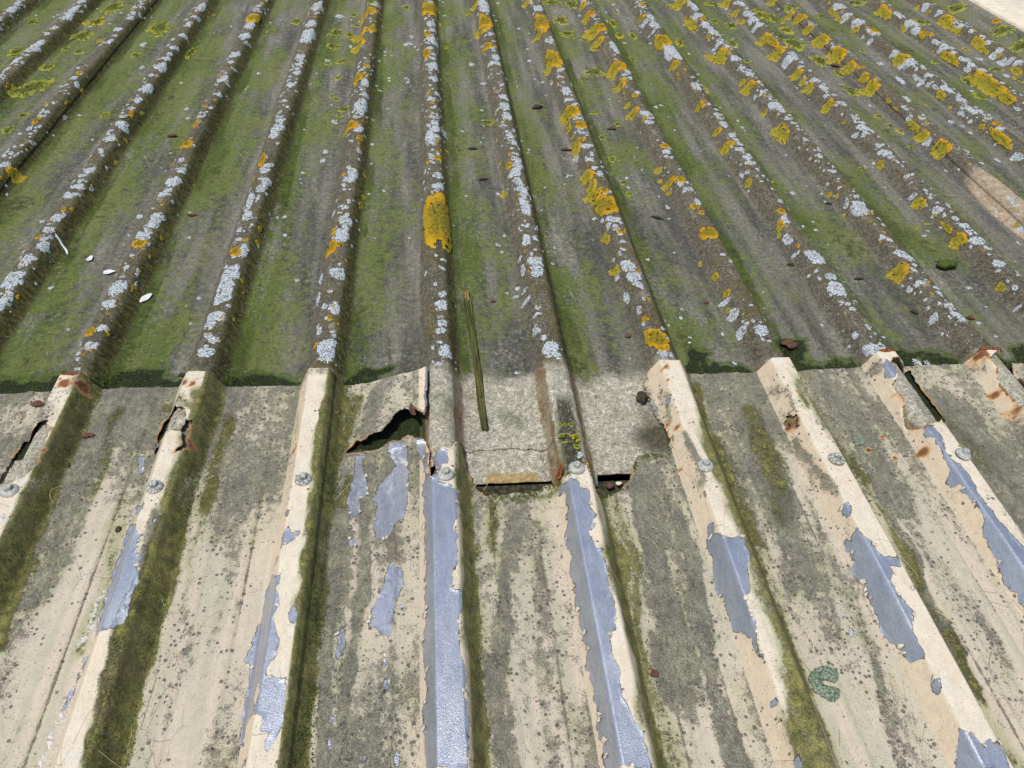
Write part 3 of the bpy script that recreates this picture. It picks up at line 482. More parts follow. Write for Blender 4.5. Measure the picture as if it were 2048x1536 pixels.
LEAFR = mat_plain('dry_leaf_red', (.07, .032, .02), (.15, .07, .045), 300, .8, .001)
LEAFD = mat_plain('dry_leaf_dark', (.02, .018, .012), (.07, .055, .03), 300, .8, .001)
FLAKE = mat_plain('white_flake', (.58, .58, .56), (.74, .74, .72), 200, .8, .0006)
WOOD = mat_plain('mossy_old_wood', (.022, .027, .008), (.125, .125, .035), 330, .9, .0022, stretch=(1, .035, 1), det=4)
WOODC = mat_plain('bare_old_wood', (.10, .075, .02), (.28, .20, .07), 300, .9, .0015, stretch=(1, .05, 1))
MOSS = mat_plain('moss', (.022, .038, .006), (.10, .145, .018), 400, .95, .002)
BOLT = mat_plain('weathered_bolt_plastic', (.24, .25, .22), (.46, .46, .42), 260, .55, .0003)
BOLTD = mat_plain('crusted_bolt', (.16, .16, .12), (.50, .51, .48), 330, .85, .001, lo=.42, hi=.60)
CRUST = mat_plain('white_crust', (.42, .40, .36), (.72, .70, .66), 240, .95, .003)
GREYL = mat_plain('grey_green_lichen', (.05, .075, .04), (.30, .36, .27), 420, .95, .002)

# ---------------------------------------------------------------- what lies under the sheets
def box(name, a, b, mat, parent=None):
    x0, y0, z0 = a; x1, y1, z1 = b
    V = [(x, y, z) for z in (z0, z1) for y in (y0, y1) for x in (x0, x1)]
    F = [(0, 2, 3, 1), (4, 5, 7, 6), (0, 1, 5, 4), (2, 6, 7, 3), (0, 4, 6, 2), (1, 3, 7, 5)]
    return mesh_obj(name, V, F, mat, parent, False)
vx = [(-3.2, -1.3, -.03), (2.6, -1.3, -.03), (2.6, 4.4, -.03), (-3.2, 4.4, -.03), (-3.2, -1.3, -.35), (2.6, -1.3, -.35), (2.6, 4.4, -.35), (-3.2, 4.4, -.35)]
tag(mesh_obj('dark_cavity_box', vx, [(4, 5, 6, 7), (0, 1, 5, 4), (1, 2, 6, 5), (2, 3, 7, 6), (3, 0, 4, 7)], BLACK, None, False), kind='structure')  # added box, its walls keep light out from under the sheets
for y in (-.02, 1.287, 2.6):
    tag(box('roof_purlin', (-3.1, y-.04, -.15), (2.4, y+.04, -.016 if y < 0 else -.035), PURL if y < 0 else TIMBER), kind='structure')

# ---------------------------------------------------------------- old fibreglass sheets
def grid(xs, ys):
    X, Y = np.meshgrid(xs, ys); nx, ny = len(xs), len(ys)
    i = np.arange(nx*ny).reshape(ny, nx)
    F = np.stack([i[:-1, :-1], i[:-1, 1:], i[1:, 1:], i[1:, :-1]], -1).reshape(-1, 4)
    return X.ravel(), Y.ravel(), F
def moss_and_shade(x, y):
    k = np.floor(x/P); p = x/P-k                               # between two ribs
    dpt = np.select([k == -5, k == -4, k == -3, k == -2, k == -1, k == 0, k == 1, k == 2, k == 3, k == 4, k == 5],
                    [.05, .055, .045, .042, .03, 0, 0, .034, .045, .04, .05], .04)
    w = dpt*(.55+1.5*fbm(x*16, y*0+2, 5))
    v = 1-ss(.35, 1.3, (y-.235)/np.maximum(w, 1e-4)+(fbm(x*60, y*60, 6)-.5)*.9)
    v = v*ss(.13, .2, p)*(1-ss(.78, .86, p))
    # cast shadows of the caps, painted as dark mossy patches
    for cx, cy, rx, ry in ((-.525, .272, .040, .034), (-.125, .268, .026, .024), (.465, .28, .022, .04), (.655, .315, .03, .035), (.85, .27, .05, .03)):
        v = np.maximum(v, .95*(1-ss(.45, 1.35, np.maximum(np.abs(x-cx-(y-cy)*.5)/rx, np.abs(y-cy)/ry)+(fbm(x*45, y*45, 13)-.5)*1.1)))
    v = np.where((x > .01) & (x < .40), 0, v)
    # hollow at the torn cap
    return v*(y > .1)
def cut_faces(V, F, keep):
    F = F[keep]; used = np.unique(F); m_ = np.full(len(V), -1); m_[used] = np.arange(len(used)); return used, m_[F]
def upper_sheet(x0, x1, dz, label, end=.02, jag=None, mat=UP, name='fibreglass_roof_sheet', y1=4.2, th=.0025):
    base = np.array([-.1, -.09, -.08, -.07, -.06, -.05, -.042, -.0385, -.035, -.0315, -.028, -.0245, -.021, -.0185, -.016, -.013, -.009, -.0045, 0])
    base = np.concatenate([base, -base[-2:0:-1]])
    xs = np.concatenate([base+k*P for k in range(-17, 13)])
    xs = np.unique(np.round(np.concatenate([[x0, x1], xs[(xs > x0+.001) & (xs < x1-.001)]]), 5))
    ys = np.concatenate([np.arange(end, .36, .004), np.arange(.36, 1.2, .008), np.arange(1.2, min(2.7, y1), .014), np.arange(2.7, y1, .06)]) if y1 > 1 else np.arange(end, y1, .004)
    x, y, F = grid(xs, ys)
    if jag is not None:
        e = jag(x); y = np.where(y < e, e, y)
    z = zU(x)+rough(x, y)+dz
    if dz < -.002: z = zU(x)+dz
    sag = np.exp(-((x+.09)/.05)**2-((y-.12)/.08)**2)*.012; z = z-sag
    V = np.stack([x, y, z], -1)
    if jag is not None:
        fy = y[F]; keep = (fy.max(1)-fy.min(1)) > 1e-5
        used, F = cut_faces(V, F, keep); V = V[used]; x = x[used]; y = y[used]
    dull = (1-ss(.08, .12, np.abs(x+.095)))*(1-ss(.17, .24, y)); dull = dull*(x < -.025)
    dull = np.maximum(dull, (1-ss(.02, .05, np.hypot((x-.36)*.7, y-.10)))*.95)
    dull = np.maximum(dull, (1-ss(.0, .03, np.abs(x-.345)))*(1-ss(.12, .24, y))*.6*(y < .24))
    o = mesh_obj(name, V, F, mat, None, True, {'moss_shade': moss_and_shade(x, y), 'dull': dull})  # 'wet' holds the moss band plus the painted cap shadows
    sm_ = o.modifiers.new('thickness', 'SOLIDIFY'); sm_.thickness = th; sm_.offset = -1
    tag(o, label, 'roof sheet')
    return o
GS = 'weathered fibreglass sheets beyond the overlap'
cutx = [-3.1, -1.0+.027, .2+.027, 1.4+.027, XV+.1]
def torn_end(x):
    n = (fbm(x*30, x*0, 21)-.5)*.020+(fbm(x*170, x*0, 22)-.5)*.007
    return np.where((x > .028) & (x < .372), .086+n, .032+n*.3)
upper_sheet(cutx[0], cutx[1], .0016, 'mossy fibreglass roof sheet beyond the rust rimmed cap, with broad yellow green lichens')
upper_sheet(cutx[1]-.055, cutx[2], .0, 'green stained fibreglass roof sheet bearing the large golden lichen patch', jag=torn_end)
upper_sheet(cutx[2]-.055, cutx[3], -.0016, 'grey fibreglass roof sheet with its broken end by the small yellow lichen dots', jag=torn_end)
upper_sheet(cutx[3]-.055, cutx[4], -.0008, 'fibreglass roof sheet dotted with thick orange lichen beside the cream verge')
def strip_end(x):
    e = .021+(fbm(x*60, x*0, 31)-.5)*.003
    return np.where(x > .30, .03, np.where(np.abs(x-.2) < .035, .004, np.where(x > .23, .029, e)))
upper_sheet(.028, .40, -.0046, 'short bare fibreglass sheet with an ochre band, showing through the torn metal', jag=strip_end, mat=STRIP, name='fibreglass_strip', y1=.32, end=0.0)

# ---------------------------------------------------------------- cream painted metal sheets
PEELP = polys(PEEL); HL, HR, HM = polys(HOLE_LEFT), polys(HOLE_RIGHT), polys(HOLE_MID)
low = pts(MISS_LOW)
flap_edge = np.array([(-20, 300), (-20, 246), (-21, 214), (-24, 182), (-22, 155), (-27, 128), (-32, 138), (-39, 146), (-46, 153), (-52, 151), (-57, 158), (-65, 156), (-71, 153), (-77, 148), (-81, 135), (-89, 130), (-94, 122), (-102, 119), (-110, 120), (-116, 115), (-123, 108), (-129, 104), (-135, 109), (-140, 98), (-146, 92), (-152, 86)])/1000
MISS = np.concatenate([low[1:], [[.352, .30]], flap_edge])
HM = HM+[MISS]
rusts = [[float(q)/1000 for q in e.split(',')] for e in RUST_TAB.split()]
def peel_sdf(x, y): return union_sdf(x, y, PEELP, .03)+(fbm(x*130, y*95, 55, 4)-.5)*.0095
def front(x): return .247+.004*np.sin(x*9)+(fbm(x*40, x*0, 41)-.5)*.006
def lift(x, y):
    u = np.abs(near(x)); k = np.round(x/P)
    crest = 1-ss(.015, .036, u)
    hgt = np.select([k == -3, k == -2, k == -1, k == 4, k == 5], [.002, .001, .0055, .003, .003], .0015)
    z = crest*hgt*ss(.13, .25, y)
    pan = 1-crest
    z = z+pan*ss(.18, .25, y)*.004*fbm(x*12, x*0, 43, 2)
    return z+(fbm(x*9, y*6, 47, 2)-.5)*.0022+(fbm(x*40, y*30, 48, 2)-.5)*.0005
def flap_z(x, y):
    t = np.clip((x+.152)/.130, 0, 1)
    return .034*t**1.25+.003*np.sin(x*70)*t*(1-t)*2+(fbm(x*60, y*60, 51)-.5)*.003*t
def metal_sheet(x0, x1, dz, holes, label, y0=-1.1, flap=False, seed=0):
    per = np.unique(np.round(np.concatenate([np.arange(-.1, .1, .0026), [-.0395, -.037, -.0345, -.0192, -.017, -.0148, .0148, .017, .0192, .0345, .037, .0395]]), 5))
    xs = np.concatenate([per+k*P for k in range(-7, 10)])
    xs = np.unique(np.round(np.concatenate([[x0, x1], xs[(xs > x0+.0008) & (xs < x1-.0008)]]), 5))
    ys = np.concatenate([np.arange(y0, -.46, .03), np.arange(-.46, -.0365, .0034), np.arange(-.035, .262, .0024)])
    x, y, F = grid(xs, ys)
    f = front(x); y = np.where(y > f, f, y)
    def hs(px, py): 
        return union_sdf(px, py, holes, .05)+(fbm(px*210, py*210, 61+seed, 2)-.5)*.0032-.0006+(fbm(px*620, py*620, 63, 1)-.5)*.0016
    h = hs(x, y)
    e = .0004; gx = (hs(x+e, y)-h)/e; gy = (hs(x, y+e)-h)/e; gl = np.maximum(np.hypot(gx, gy), .35)
    fy = y[F]; cen = h[F].mean(1)
    keep = (cen > 0) & ((fy.max(1)-fy.min(1)) > 1e-6)
    mv = (h < 0) & (h > -.004)
    # pull the rim onto the true outline
    x2 = np.where(mv, x-np.clip(h/gl, -.002, .002)*gx/gl, x); y2 = np.where(mv, y-np.clip(h/gl, -.002, .002)*gy/gl, y)
    y2 = np.minimum(y2, f)
    z = zL(x2)+lift(x2, y2)+dz
    cl = np.exp(-np.maximum(h, 0)/.007)
    z = z+cl*(fbm(x2*90, y2*90, 71, 2)-.55)*.007*(np.abs(h) < .04)
    fl = np.zeros(x.shape, bool)
    if flap:
        fz = flap_z(x2, y2); a = ss(.060, .078, y2)*((x2 > -.1525) & (x2 < -.005))
        z = np.where((x2 > -.1525) & (x2 < -.012), z*(1-a)+a*(np.maximum(fz, 0)+lift(x2, y2)*.4+.0005+dz), z)
    sdp = peel_sdf(x2, y2)
    if flap: sdp = np.minimum(sdp, np.where((x2 > -.06) & (x2 < -.01) & (y2 > .12), h*1.0-.0035, .03))
    z = z+np.where(sdp > -.0006, np.exp(-np.maximum(sdp, 0)/.0035)*ss(.35, .7, fbm(x2*70, y2*60, 56))*.0016, 0)*(sdp < .02)
    gr = capsules(x2, y2, GRIME); al = capsules(x2, y2, ALGAE)
    u = near(x2); k = np.round(x2/P)
    ex = np.select([k <= -2, k == -1, k == 0, k == 1], [.0115, .0125, .021, .028], .0315)
    am = np.select([k <= -3, k == -2, k == -1, k == 0], [1, .95, 1, .95], .8)
    al = np.maximum(al, am*ss(ex-.002, ex+.004, u)*(1-ss(.036, .050, u+(fbm(x2*20, y2*25, 82)-.5)*.012))*(.75+.4*fbm(x2*8, y2*7, 81, 2)))
    gr = np.maximum(gr, .42*(1-ss(.0, .03, f-y2))*(np.abs(u) > .03))
    gr = np.maximum(gr, (.40+.34*ss(-.16, .10, y2)+.85*(fbm(x2*13, y2*5, 83, 3)-.5))*np.where(np.abs(u) < .036, .4, 1))
    wp = .1-np.abs(u)
    ln = np.maximum(np.exp(-((wp-.0345)/.0016)**2), .8*np.exp(-((wp-.0195)/.0014)**2))*(u > -1)
    gr = np.maximum(gr, ln*(.25+.75*ss(.35, .6, fbm(x2*20, y2*5, 87, 2))))
    gr = gr*np.where((u > -.037) & (u < -.018) & (k > -1) & (k < 2), .35, 1)
    ru = np.zeros(x.shape)
    for rx, ry, rr in rusts: ru = np.maximum(ru, .95*(1-ss(.0, 1.0, np.hypot(x2-rx, y2-ry)/rr+(fbm(x2*130, y2*90, 89)-.5)*1.3)))
    ru = np.maximum(ru, .85*np.exp(-np.maximum(h, 0)/.0035)*ss(.42, .6, fbm(x2*28, y2*28, 85, 2))*(h < .03))
    V = np.stack([x2, y2, z], -1); at = {'peel': sdp, 'grime': gr, 'algae': al, 'rust': ru}
    def emit(name, kk, parent=None):
        used, G = cut_faces(V, F, kk)
        o = mesh_obj(name, V[used], G, PAINT, parent, True, {q: a[used] for q, a in at.items()})
        md = o.modifiers.new('thickness', 'SOLIDIFY'); md.thickness = .0009; md.offset = -1
        return o
    if flap:
        cx = x[F].mean(1); cy = y[F].mean(1); inf = (cx > -.152) & (cx < .0) & (cy > .078)
        # loose slivers that belong to neither are dropped
        root = emit('painted_metal_sheet', keep & ~inf)
        emit('torn_flap', keep & inf, root)['label'] = 'curled torn flap of cream painted metal over the black hole'
    else:
        root = emit('painted_metal_sheet', keep)
    tag(root, label, 'roof sheet')
    return root
SH_L = metal_sheet(-1.3, -.2+.0255, .0013, HL, 'cream painted metal roof sheet with green ribs and the cracked and rust rimmed caps', seed=1)
SH_M = metal_sheet(-.2-.03, .4+.0365, .0, HM, 'cream metal roof sheet with a large torn gap, peeled along two ribs', flap=True, seed=2)
SH_R = metal_sheet(.4-.03, 1.9, -.0012, HR, 'cream metal roof sheet with long open tears in two of its rib caps', seed=3)

def paint_flakes(n, seed):
    g = np.random.default_rng(seed); V = []; F = []; c = 0; e = .0005
    X = g.uniform(-.75, 1.15, 400000); Y = g.uniform(-.44, .10, 400000); D = peel_sdf(X, Y)
    ok = (np.abs(D) < .0012); X, Y, D = X[ok], Y[ok], D[ok]
    H = union_sdf(X, Y, HM+HL+HR, .05); ok = H > .004; X, Y = X[ok], Y[ok]
    gx = (peel_sdf(X+e, Y)-peel_sdf(X-e, Y)); gy = (peel_sdf(X, Y+e)-peel_sdf(X, Y-e)); gl = np.hypot(gx, gy)+1e-9
    idx = g.permutation(len(X))[:n]
    for i in idx:
        nx, ny = -gx[i]/gl[i], -gy[i]/gl[i]; tx, ty = -ny, nx
        L = g.uniform(.001, .0026); w = g.uniform(.003, .008); up = g.uniform(.0004, .0013); b = len(V); m_ = 5
        for r, (f, hh) in enumerate(((-.9, .0001), (.1, .0006), (1, 1))):
            for j in range(m_):
                q = (j/(m_-1)-.5)*(1-.45*(r == 2))+.12*g.normal()
                ff = f*(1+(.35*g.normal() if r == 2 else 0)); x = X[i]+nx*L*ff+tx*w*q; y = Y[i]+ny*L*ff+ty*w*q
                V.append((x, y, float(zL(np.array(x))+lift(np.array(x), np.array(y)))+.0014+(hh if hh < .1 else up*g.uniform(.7, 1.2))))
        F += [(b+r*m_+j, b+r*m_+j+1, b+(r+1)*m_+j+1, b+(r+1)*m_+j) for r in (0, 1) for j in range(m_-1)]
    return V, np.array(F)
V, F = paint_flakes(150, 3)
o = mesh_obj('lifted_paint_flakes', V, F, PAINTF)
md = o.modifiers.new('thickness', 'SOLIDIFY'); md.thickness = .0004; md.offset = 0
tag(o, 'curling cream paint flakes along the peeled edges of the ribs', 'paint flakes', None, 'stuff')

# the piece that hangs loose in the cracked cap
pc = pts(PIECE); c0 = pc.mean(0)
V = []; F = []
outl = []
for i in range(len(pc)):
    a, b = pc[i], pc[(i+1) % len(pc)]
    for t in (0, .33, .66):
        q = a*(1-t)+b*t; outl.append(c0+(q-c0)*(1.0+.10*(random.random()-.5)))
n = len(outl)
for r in (0, .5, 1):
    for q in outl:
        p = c0+(q-c0)*r; V.append((p[0], p[1], float(zL(np.array(p[0])))-.0022-.03*(p[1]-c0[1])+.10*(p[0]-c0[0])))
F = [(r*n+i, r*n+(i+1) % n, (r+1)*n+(i+1) % n, (r+1)*n+i) for r in (0, 1) for i in range(n)]
V = np.array(V)
o = mesh_obj('loose_fragment', V, np.array(F), PAINT, SH_L, True, {'peel': np.full(len(V), .03), 'grime': np.full(len(V), .55), 'algae': np.full(len(V), .1), 'rust': np.repeat([0, 0, .3], n)})
md = o.modifiers.new('thickness', 'SOLIDIFY'); md.thickness = .0009; md.offset = -1

def lump(name, c, r, mat, parent=None, seed=0, sq=(1, 1, .7), amp=.5):
    bm = bmesh.new(); bmesh.ops.create_icosphere(bm, subdivisions=3, radius=1)
    V = np.array([v.co[:] for v in bm.verts]); F = [tuple(v.index for v in f.verts) for f in bm.faces]; bm.free()
    q = 1+amp*(fbm(V[:, 0]*1.7+seed*3.1+V[:, 2]*.9, V[:, 1]*1.7+V[:, 2]*1.3+9, seed)-.5)+amp*.5*(fbm(V[:, 0]*6+V[:, 2]*4, V[:, 1]*6-V[:, 2]*3, seed+3)-.5)
    V = V*q[:, None]*np.array(sq)*r+np.array(c)
    return mesh_obj(name, V, F, mat, parent)
# blistered rust on the far caps, hanging on to the sheets
for i, (x, y, r) in enumerate([(1.035, .158, .0085), (1.028, .147, .007), (1.052, .140, .008), (1.045, .128, .006)]):
    lump('rust_nodule', (x, y, float(zL(np.array(x)))+.001), r, RUST, SH_R, i+1)
def flake(name, outline, z, mat, parent=None, bend=.0, tilt=(0, 0), th=.0008, seed=0):
    outl = np.asarray(outline, float); c0 = outl.mean(0); n = len(outl); V = []
    for r in (.02, .5, .85, 1):
        for q in outl:
            p = c0+(q-c0)*r; d = p-c0
            V.append((p[0], p[1], z+tilt[0]*d[0]+tilt[1]*d[1]+bend*(r*r)*(.6+.8*_h(np.array(int(q[0]*9000)), np.array(int(q[1]*9000)), seed))))
    F = [(r*n+i, r*n+(i+1) % n, (r+1)*n+(i+1) % n, (r+1)*n+i) for r in range(3) for i in range(n)]
    o = mesh_obj(name, V, np.array(F), mat, parent)
    md = o.modifiers.new('thickness', 'SOLIDIFY'); md.thickness = th; md.offset = 0
    return o
def blob(cx, cy, rx, ry, rot=0, n=18, amp=.25, seed=0):
    a = np.linspace(0, 2*np.pi, n, endpoint=False)
    r = 1+amp*2*(vnoise(np.cos(a)*1.6+seed*7.3+5, np.sin(a)*1.6+3, seed)-.5)+amp*(vnoise(np.cos(a)*5+seed, np.sin(a)*5, seed+1)-.5)
    x = rx*np.cos(a)*r; y = ry*np.sin(a)*r; c, s_ = math.cos(rot), math.sin(rot)
    return np.stack([cx+c*x-s_*y, cy+s_*x+c*y], -1)
# rusty sliver curling beside the bolt at the bare fibreglass, and the rolled lip of the flap
o = flake('rusted_sliver', blob(.172, .004, .0042, .013, -.35, 16, .5, 5), .020, RUST, SH_M, .006, (.9, 0), .002, 5)
o = flake('rusted_sliver', blob(-.047, .146, .004, .014, .25, 14, .3, 8), .028, LEAFR, SH_M, .004, (.4, 0), .0012, 8)
# rolled rust along two cap rims
def rim_roll(k, w, seed):
    n = 46; t = np.linspace(-1, 1, n); u = t*w; x = k*P+u; y = front(x)+.001; z = zL(x)+lift(x, y)+.0006
    V = []; m_ = 8
    for i in range(n):
        r = .0022*(.6+.9*vnoise(np.array(i*.35), np.array(seed*2.0), seed))*(1-.75*abs(t[i])**3)
        for j in range(m_):
            a = 2*np.pi*j/m_; V.append((x[i], y[i]+r*math.cos(a)*1.3, z[i]+r*math.sin(a)))
    F = [(i*m_+j, i*m_+(j+1) % m_, (i+1)*m_+(j+1) % m_, (i+1)*m_+j) for i in range(n-1) for j in range(m_)]
    return V, np.array(F)
for k, w, sh in ((-3, .024, SH_L), (5, .026, SH_R), (4, .014, SH_R)):
    V, F = rim_roll(k, w, k+9); mesh_obj('rusted_rim', V, F, RUST, sh)

# ---------------------------------------------------------------- bolts
def lathe(prof, n=28, wob=0, seed=0):
    V = []; 
    for r, z in prof:
        for j in range(n):
            a = 2*np.pi*j/n; q = 1+wob*(vnoise(np.array(math.cos(a)*2+5), np.array(math.sin(a)*2+z*400), seed)-.5)
            V.append((r*q*math.cos(a), r*q*math.sin(a), z))
    F = [(i*n+j, i*n+(j+1) % n, (i+1)*n+(j+1) % n, (i+1)*n+j) for i in range(len(prof)-1) for j in range(n)]
    return V, F
def bolt_proto(washer_mat, head_mat, label):
    r = empty('roof_bolt', (0, 0, 0)); tag(r, label, 'bolt', None)
    V, F = lathe([(.0001, .0052), (.006, .0050), (.0088, .0043), (.0110, .0030), (.0122, .0014), (.0124, .0004), (.0120, -.0006)], 32, .05, 3)
    mesh_obj('washer', V, F, washer_mat, r)
    pr = [(.0001, .0108), (.0046, .0108), (.0056, .0101), (.0059, .0092), (.0060, .0048)]
    V = []; F = []
    for q, z in pr:
        for j in range(6):
            a = math.pi/3*j; V.append((q*math.cos(a), q*math.sin(a), z))
    F = [(i*6+j, i*6+(j+1) % 6, (i+1)*6+(j+1) % 6, (i+1)*6+j) for i in range(len(pr)-1) for j in range(6)]
    mesh_obj('head', V, F, head_mat, r, False)
    return r
def copy_tree(o, loc, rz, label, group, tilt=(0, 0), mats=None):
    c = o.copy(); C.objects.link(c); c.location = loc; c.rotation_euler = (tilt[0], tilt[1], rz); c['label'] = label
    if group: c['group'] = group
    for ch in o.children:
        d = ch.copy(); C.objects.link(d); d.parent = c
        if mats: d.data = mats[ch.name.split('.')[0]]
    return c
pb = bolt_proto(BOLT, BOLT, 'x')
crusty = {}
for ch in pb.children:
    q = ch.data.copy(); q.materials[0] = BOLTD; crusty[ch.name] = q
bl = ['grey washered bolt below the long tear of the rust rimmed cap', 'grey bolt with a green stained washer below the cracked cap', 'lichen speckled bolt on the cream rib next to the torn flap',
      'pale grey bolt on the peeled rib below the rust split', 'clean grey bolt at the foot of the rib with yellow lichen dots', 'dark rimmed grey bolt on the cream rib beside the ragged cap edge',
      'white crusted bolt on the cream rib below the small rust hole', 'pale bolt tilted on the rib below the long open tear']
bp_ = pts(BOLT_XY)
for i, (x, y) in enumerate(bp_):
    x = round(x/P)*P+float(np.clip(near(np.array(x)), -.008, .008))
    z = float(zL(np.array(x))+lift(np.array(x), np.array(y)))+.0013
    args = ((x, y, z), .4+i*1.7, bl[i], 'bolts along the metal sheets', (random.uniform(-.06, .06), (.16 if i == 7 else random.uniform(-.08, .08))))
    if i == 0:
        pb.location = args[0]; pb.rotation_euler = (0, 0, .4); pb['label'] = bl[0]; pb['group'] = args[3]
    else: copy_tree(pb, *args, mats=crusty if i in (1, 2, 6) else None)
RIB = {-9: 'sixth rib past the rusty cap', -8: 'fifth rib past the rusty cap', -7: 'fourth rib past the rusty cap', -6: 'third rib past the rusty cap', -5: 'second rib past the rusty cap', -4: 'rib next past the rusty cap',
       -3: 'rusty cap rib', -2: 'cracked cap rib', -1: 'torn flap rib', 0: 'golden patch rib', 1: 'yellow dots rib', 2: 'ragged cap rib', 3: 'rust hole rib', 4: 'long tear rib', 5: 'blistered cap rib', 6: 'bare beige rib',
       7: 'fourth rib from the cream verge', 8: 'third rib from the cream verge', 9: 'second rib from the cream verge', 10: 'rib next to the cream verge', 11: 'slope under the cream verge'}
for k in range(-6, 10):
    if k == 1: continue
    y = 1.287; x = k*P+random.uniform(-.003, .003); z = float(zs(np.array(x), np.array(y)))+.0008
    copy_tree(pb, (x, y, z), k*1.1, 'dull crusted bolt among lichen on the '+RIB[k], 'old bolts on the fibreglass ribs', (random.uniform(-.1, .1), random.uniform(-.1, .1)), crusty)

# ---------------------------------------------------------------- the stick
def stick(name, a, b, w, h, mat, parent=None, seed=0, z0=0, ragged=.006, n=70, mm=22):
    a = np.array(a); b = np.array(b); L = np.linalg.norm(b-a); d = (b-a)/L; s_ = np.array([d[1], -d[0]])
    V = []
    for i in range(n):
        t = i/(n-1)
        for j in range(mm):
            an = 2*np.pi*j/mm; ca, sa = math.cos(an), math.sin(an)
            g = vnoise(np.array(j*1.7), np.array(t*5.0), seed)-.5
            ww = w*(1-.12*math.sin(t*2.2))*(1+.30*g)*(.72 if t in (0, 1) else 1); hh = h*(1+.55*g)
            sgn = lambda q: math.copysign(abs(q)**.6, q)
            end = ragged*(vnoise(np.array(j*.9), np.array(seed*3.0), seed+5)-.5)*(1 if t < .04 or t > .96 else 0)
            p = a+d*(L*t+end)+s_*sgn(ca)*ww/2+s_*.003*(vnoise(np.array(t*6), np.array(1.0), seed)-.5)
            V.append((p[0], p[1], z0+.003*t*0+hh/2*(1+sgn(sa))))
    F = [(i*mm+j, i*mm+(j+1) % mm, (i+1)*mm+(j+1) % mm, (i+1)*mm+j) for i in range(n-1) for j in range(mm)]
    F += [tuple(range(mm))[::-1], tuple((n-1)*mm+j for j in range(mm))]
    return mesh_obj(name, V, F, mat, parent)
st = stick('wooden_stick', (.0575, .488), (.0695, .127), .0135, .0085, WOOD, None, 3, -.0052)
tag(st, 'mossy split wooden stick lying in the valley beside the golden lichen patch', 'stick')
stick('upper_splinter', (.0560, .513), (.0580, .479), .0105, .006, WOODC, st, 6, -.0015, .008, 14)
stick('bark_ridge', (.0565, .47), (.0655, .20), .0045, .004, WOOD, st, 11, .0030, .004, 40, 10)

# ---------------------------------------------------------------- verge flashing
ys = np.linspace(-.2, 4.2, 60)
prof = [(2.138, .034), (2.1385, .052), (2.142, .0545), (2.24, .057), (2.46, .057), (2.463, .04), (2.463, -.05)]
V = [(x+(fbm(y*3, 0*y, 91)-.5)*.006, y, z) for y in ys for x, z in prof]
V = [(float(a), float(b), float(c)) for a, b, c in V]; q = len(prof)
F = [(i*q+j, i*q+j+1, (i+1)*q+j+1, (i+1)*q+j) for i in range(len(ys)-1) for j in range(q-1)]
o = mesh_obj('verge_flashing', V, np.array(F), CREAM, None, False)
tag(o, 'cream painted metal flashing capping the edge of the roof', 'flashing')

# ---------------------------------------------------------------- lichens
def lichen_mesh(name, k, s0, y0, rs, ry, kind, seed):
    size = max(rs, ry)
    nseg = int(np.clip(18+size*1300, 22, 64))
    if kind == 'orange' and ry > .06 and k == 0: nseg = 84
    rings = {'white': [0, .25, .45, .62, .76, .88, 1], 'orange': [0, .16, .32, .48, .62, .75, .86, .95, 1], 'green': [0, .14, .27, .4, .52, .64, .75, .85, .93, 1]}[kind]
    a = np.linspace(0, 2*np.pi, nseg, endpoint=False)+seed*.7
    amp = {'white': .36, 'orange': .32, 'green': .42}[kind]
    gold = kind == 'orange' and ry > .06 and k == 0
    if kind == 'green': rs, ry = min(rs, .055), min(ry, .07)
    if k > 9: rs, ry = min(rs, .03), min(ry, .04)
    R = 1+amp*2*(vnoise(np.cos(a)*1.3+seed*5.7+40, np.sin(a)*1.3+seed*1.3+40, seed)-.5)
    R += (.20 if kind != 'green' else .34)*(vnoise(np.cos(a)*5+seed*2+70, np.sin(a)*5+70, seed+1)-.5)
    R += .22*(vnoise(np.cos(a)*11+seed+90, np.sin(a)*13+90, seed+2)-.5)
    ca, sa = np.cos(a), np.sin(a); ex = .55 if gold else .88
    if gold: rs = .040; R = 1+(R-1)*.30
    ca = np.sign(ca)*np.abs(ca)**ex; sa = np.sign(sa)*np.abs(sa)**ex
    hh = {'white': .0008+.012*min(size, .02), 'orange': .0014+.035*min(size, .05), 'green': .0012+.025*min(size, .05)}[kind]
    Vs = []; rad = []
    for r in rings:
        s = s0+rs*r*R*ca; y = y0+ry*r*R*sa
        bump = vnoise(s*420+200, y*420+200, seed)+.6*vnoise(s*900+100, y*900, seed+4)
        dome = {'white': .55+.25*r, 'orange': .45+.5*math.sin(min(r*1.15, 1)*math.pi*.8), 'green': .35+.6*math.sin(r*2.6)}[kind]
        h = hh*dome*(.45+.7*bump)
        if r == 1: h = h*0-.0008
        elif r > .9: h = h*.9
        Vs.append(on_upper(k, s, y, h)); rad.append(np.full(nseg, r))
    V = np.concatenate(Vs); n = nseg
    F = np.array([(i*n+j, i*n+(j+1) % n, (i+1)*n+(j+1) % n, (i+1)*n+j) for i in range(len(rings)-1) for j in range(n)])
    if size > .006:
        cs = V[F].mean(1); rr = np.concatenate(rad)[F].mean(1)
        q = {'orange': (150, .20, .16), 'green': (150, .36, .10), 'white': (330, .24, .24)}[kind]
        hole = fbm(cs[:, 0]*q[0], cs[:, 1]*q[0]*.75, seed, 2) < q[1]+q[2]*ss(.5, 1, rr)
        F = F[~hole]
    return V, F, np.concatenate(rad)
def table(s):
    return [(int(k), float(a)/1e3, float(b)/1e3, float(c)/1e3, float(d)/1e3) for k, a, b, c, d in (e.split(',') for e in s.split())]
ORD = 'first second third fourth fifth sixth seventh eighth ninth tenth eleventh twelfth thirteenth fourteenth fifteenth sixteenth seventeenth eighteenth nineteenth twentieth'.split()
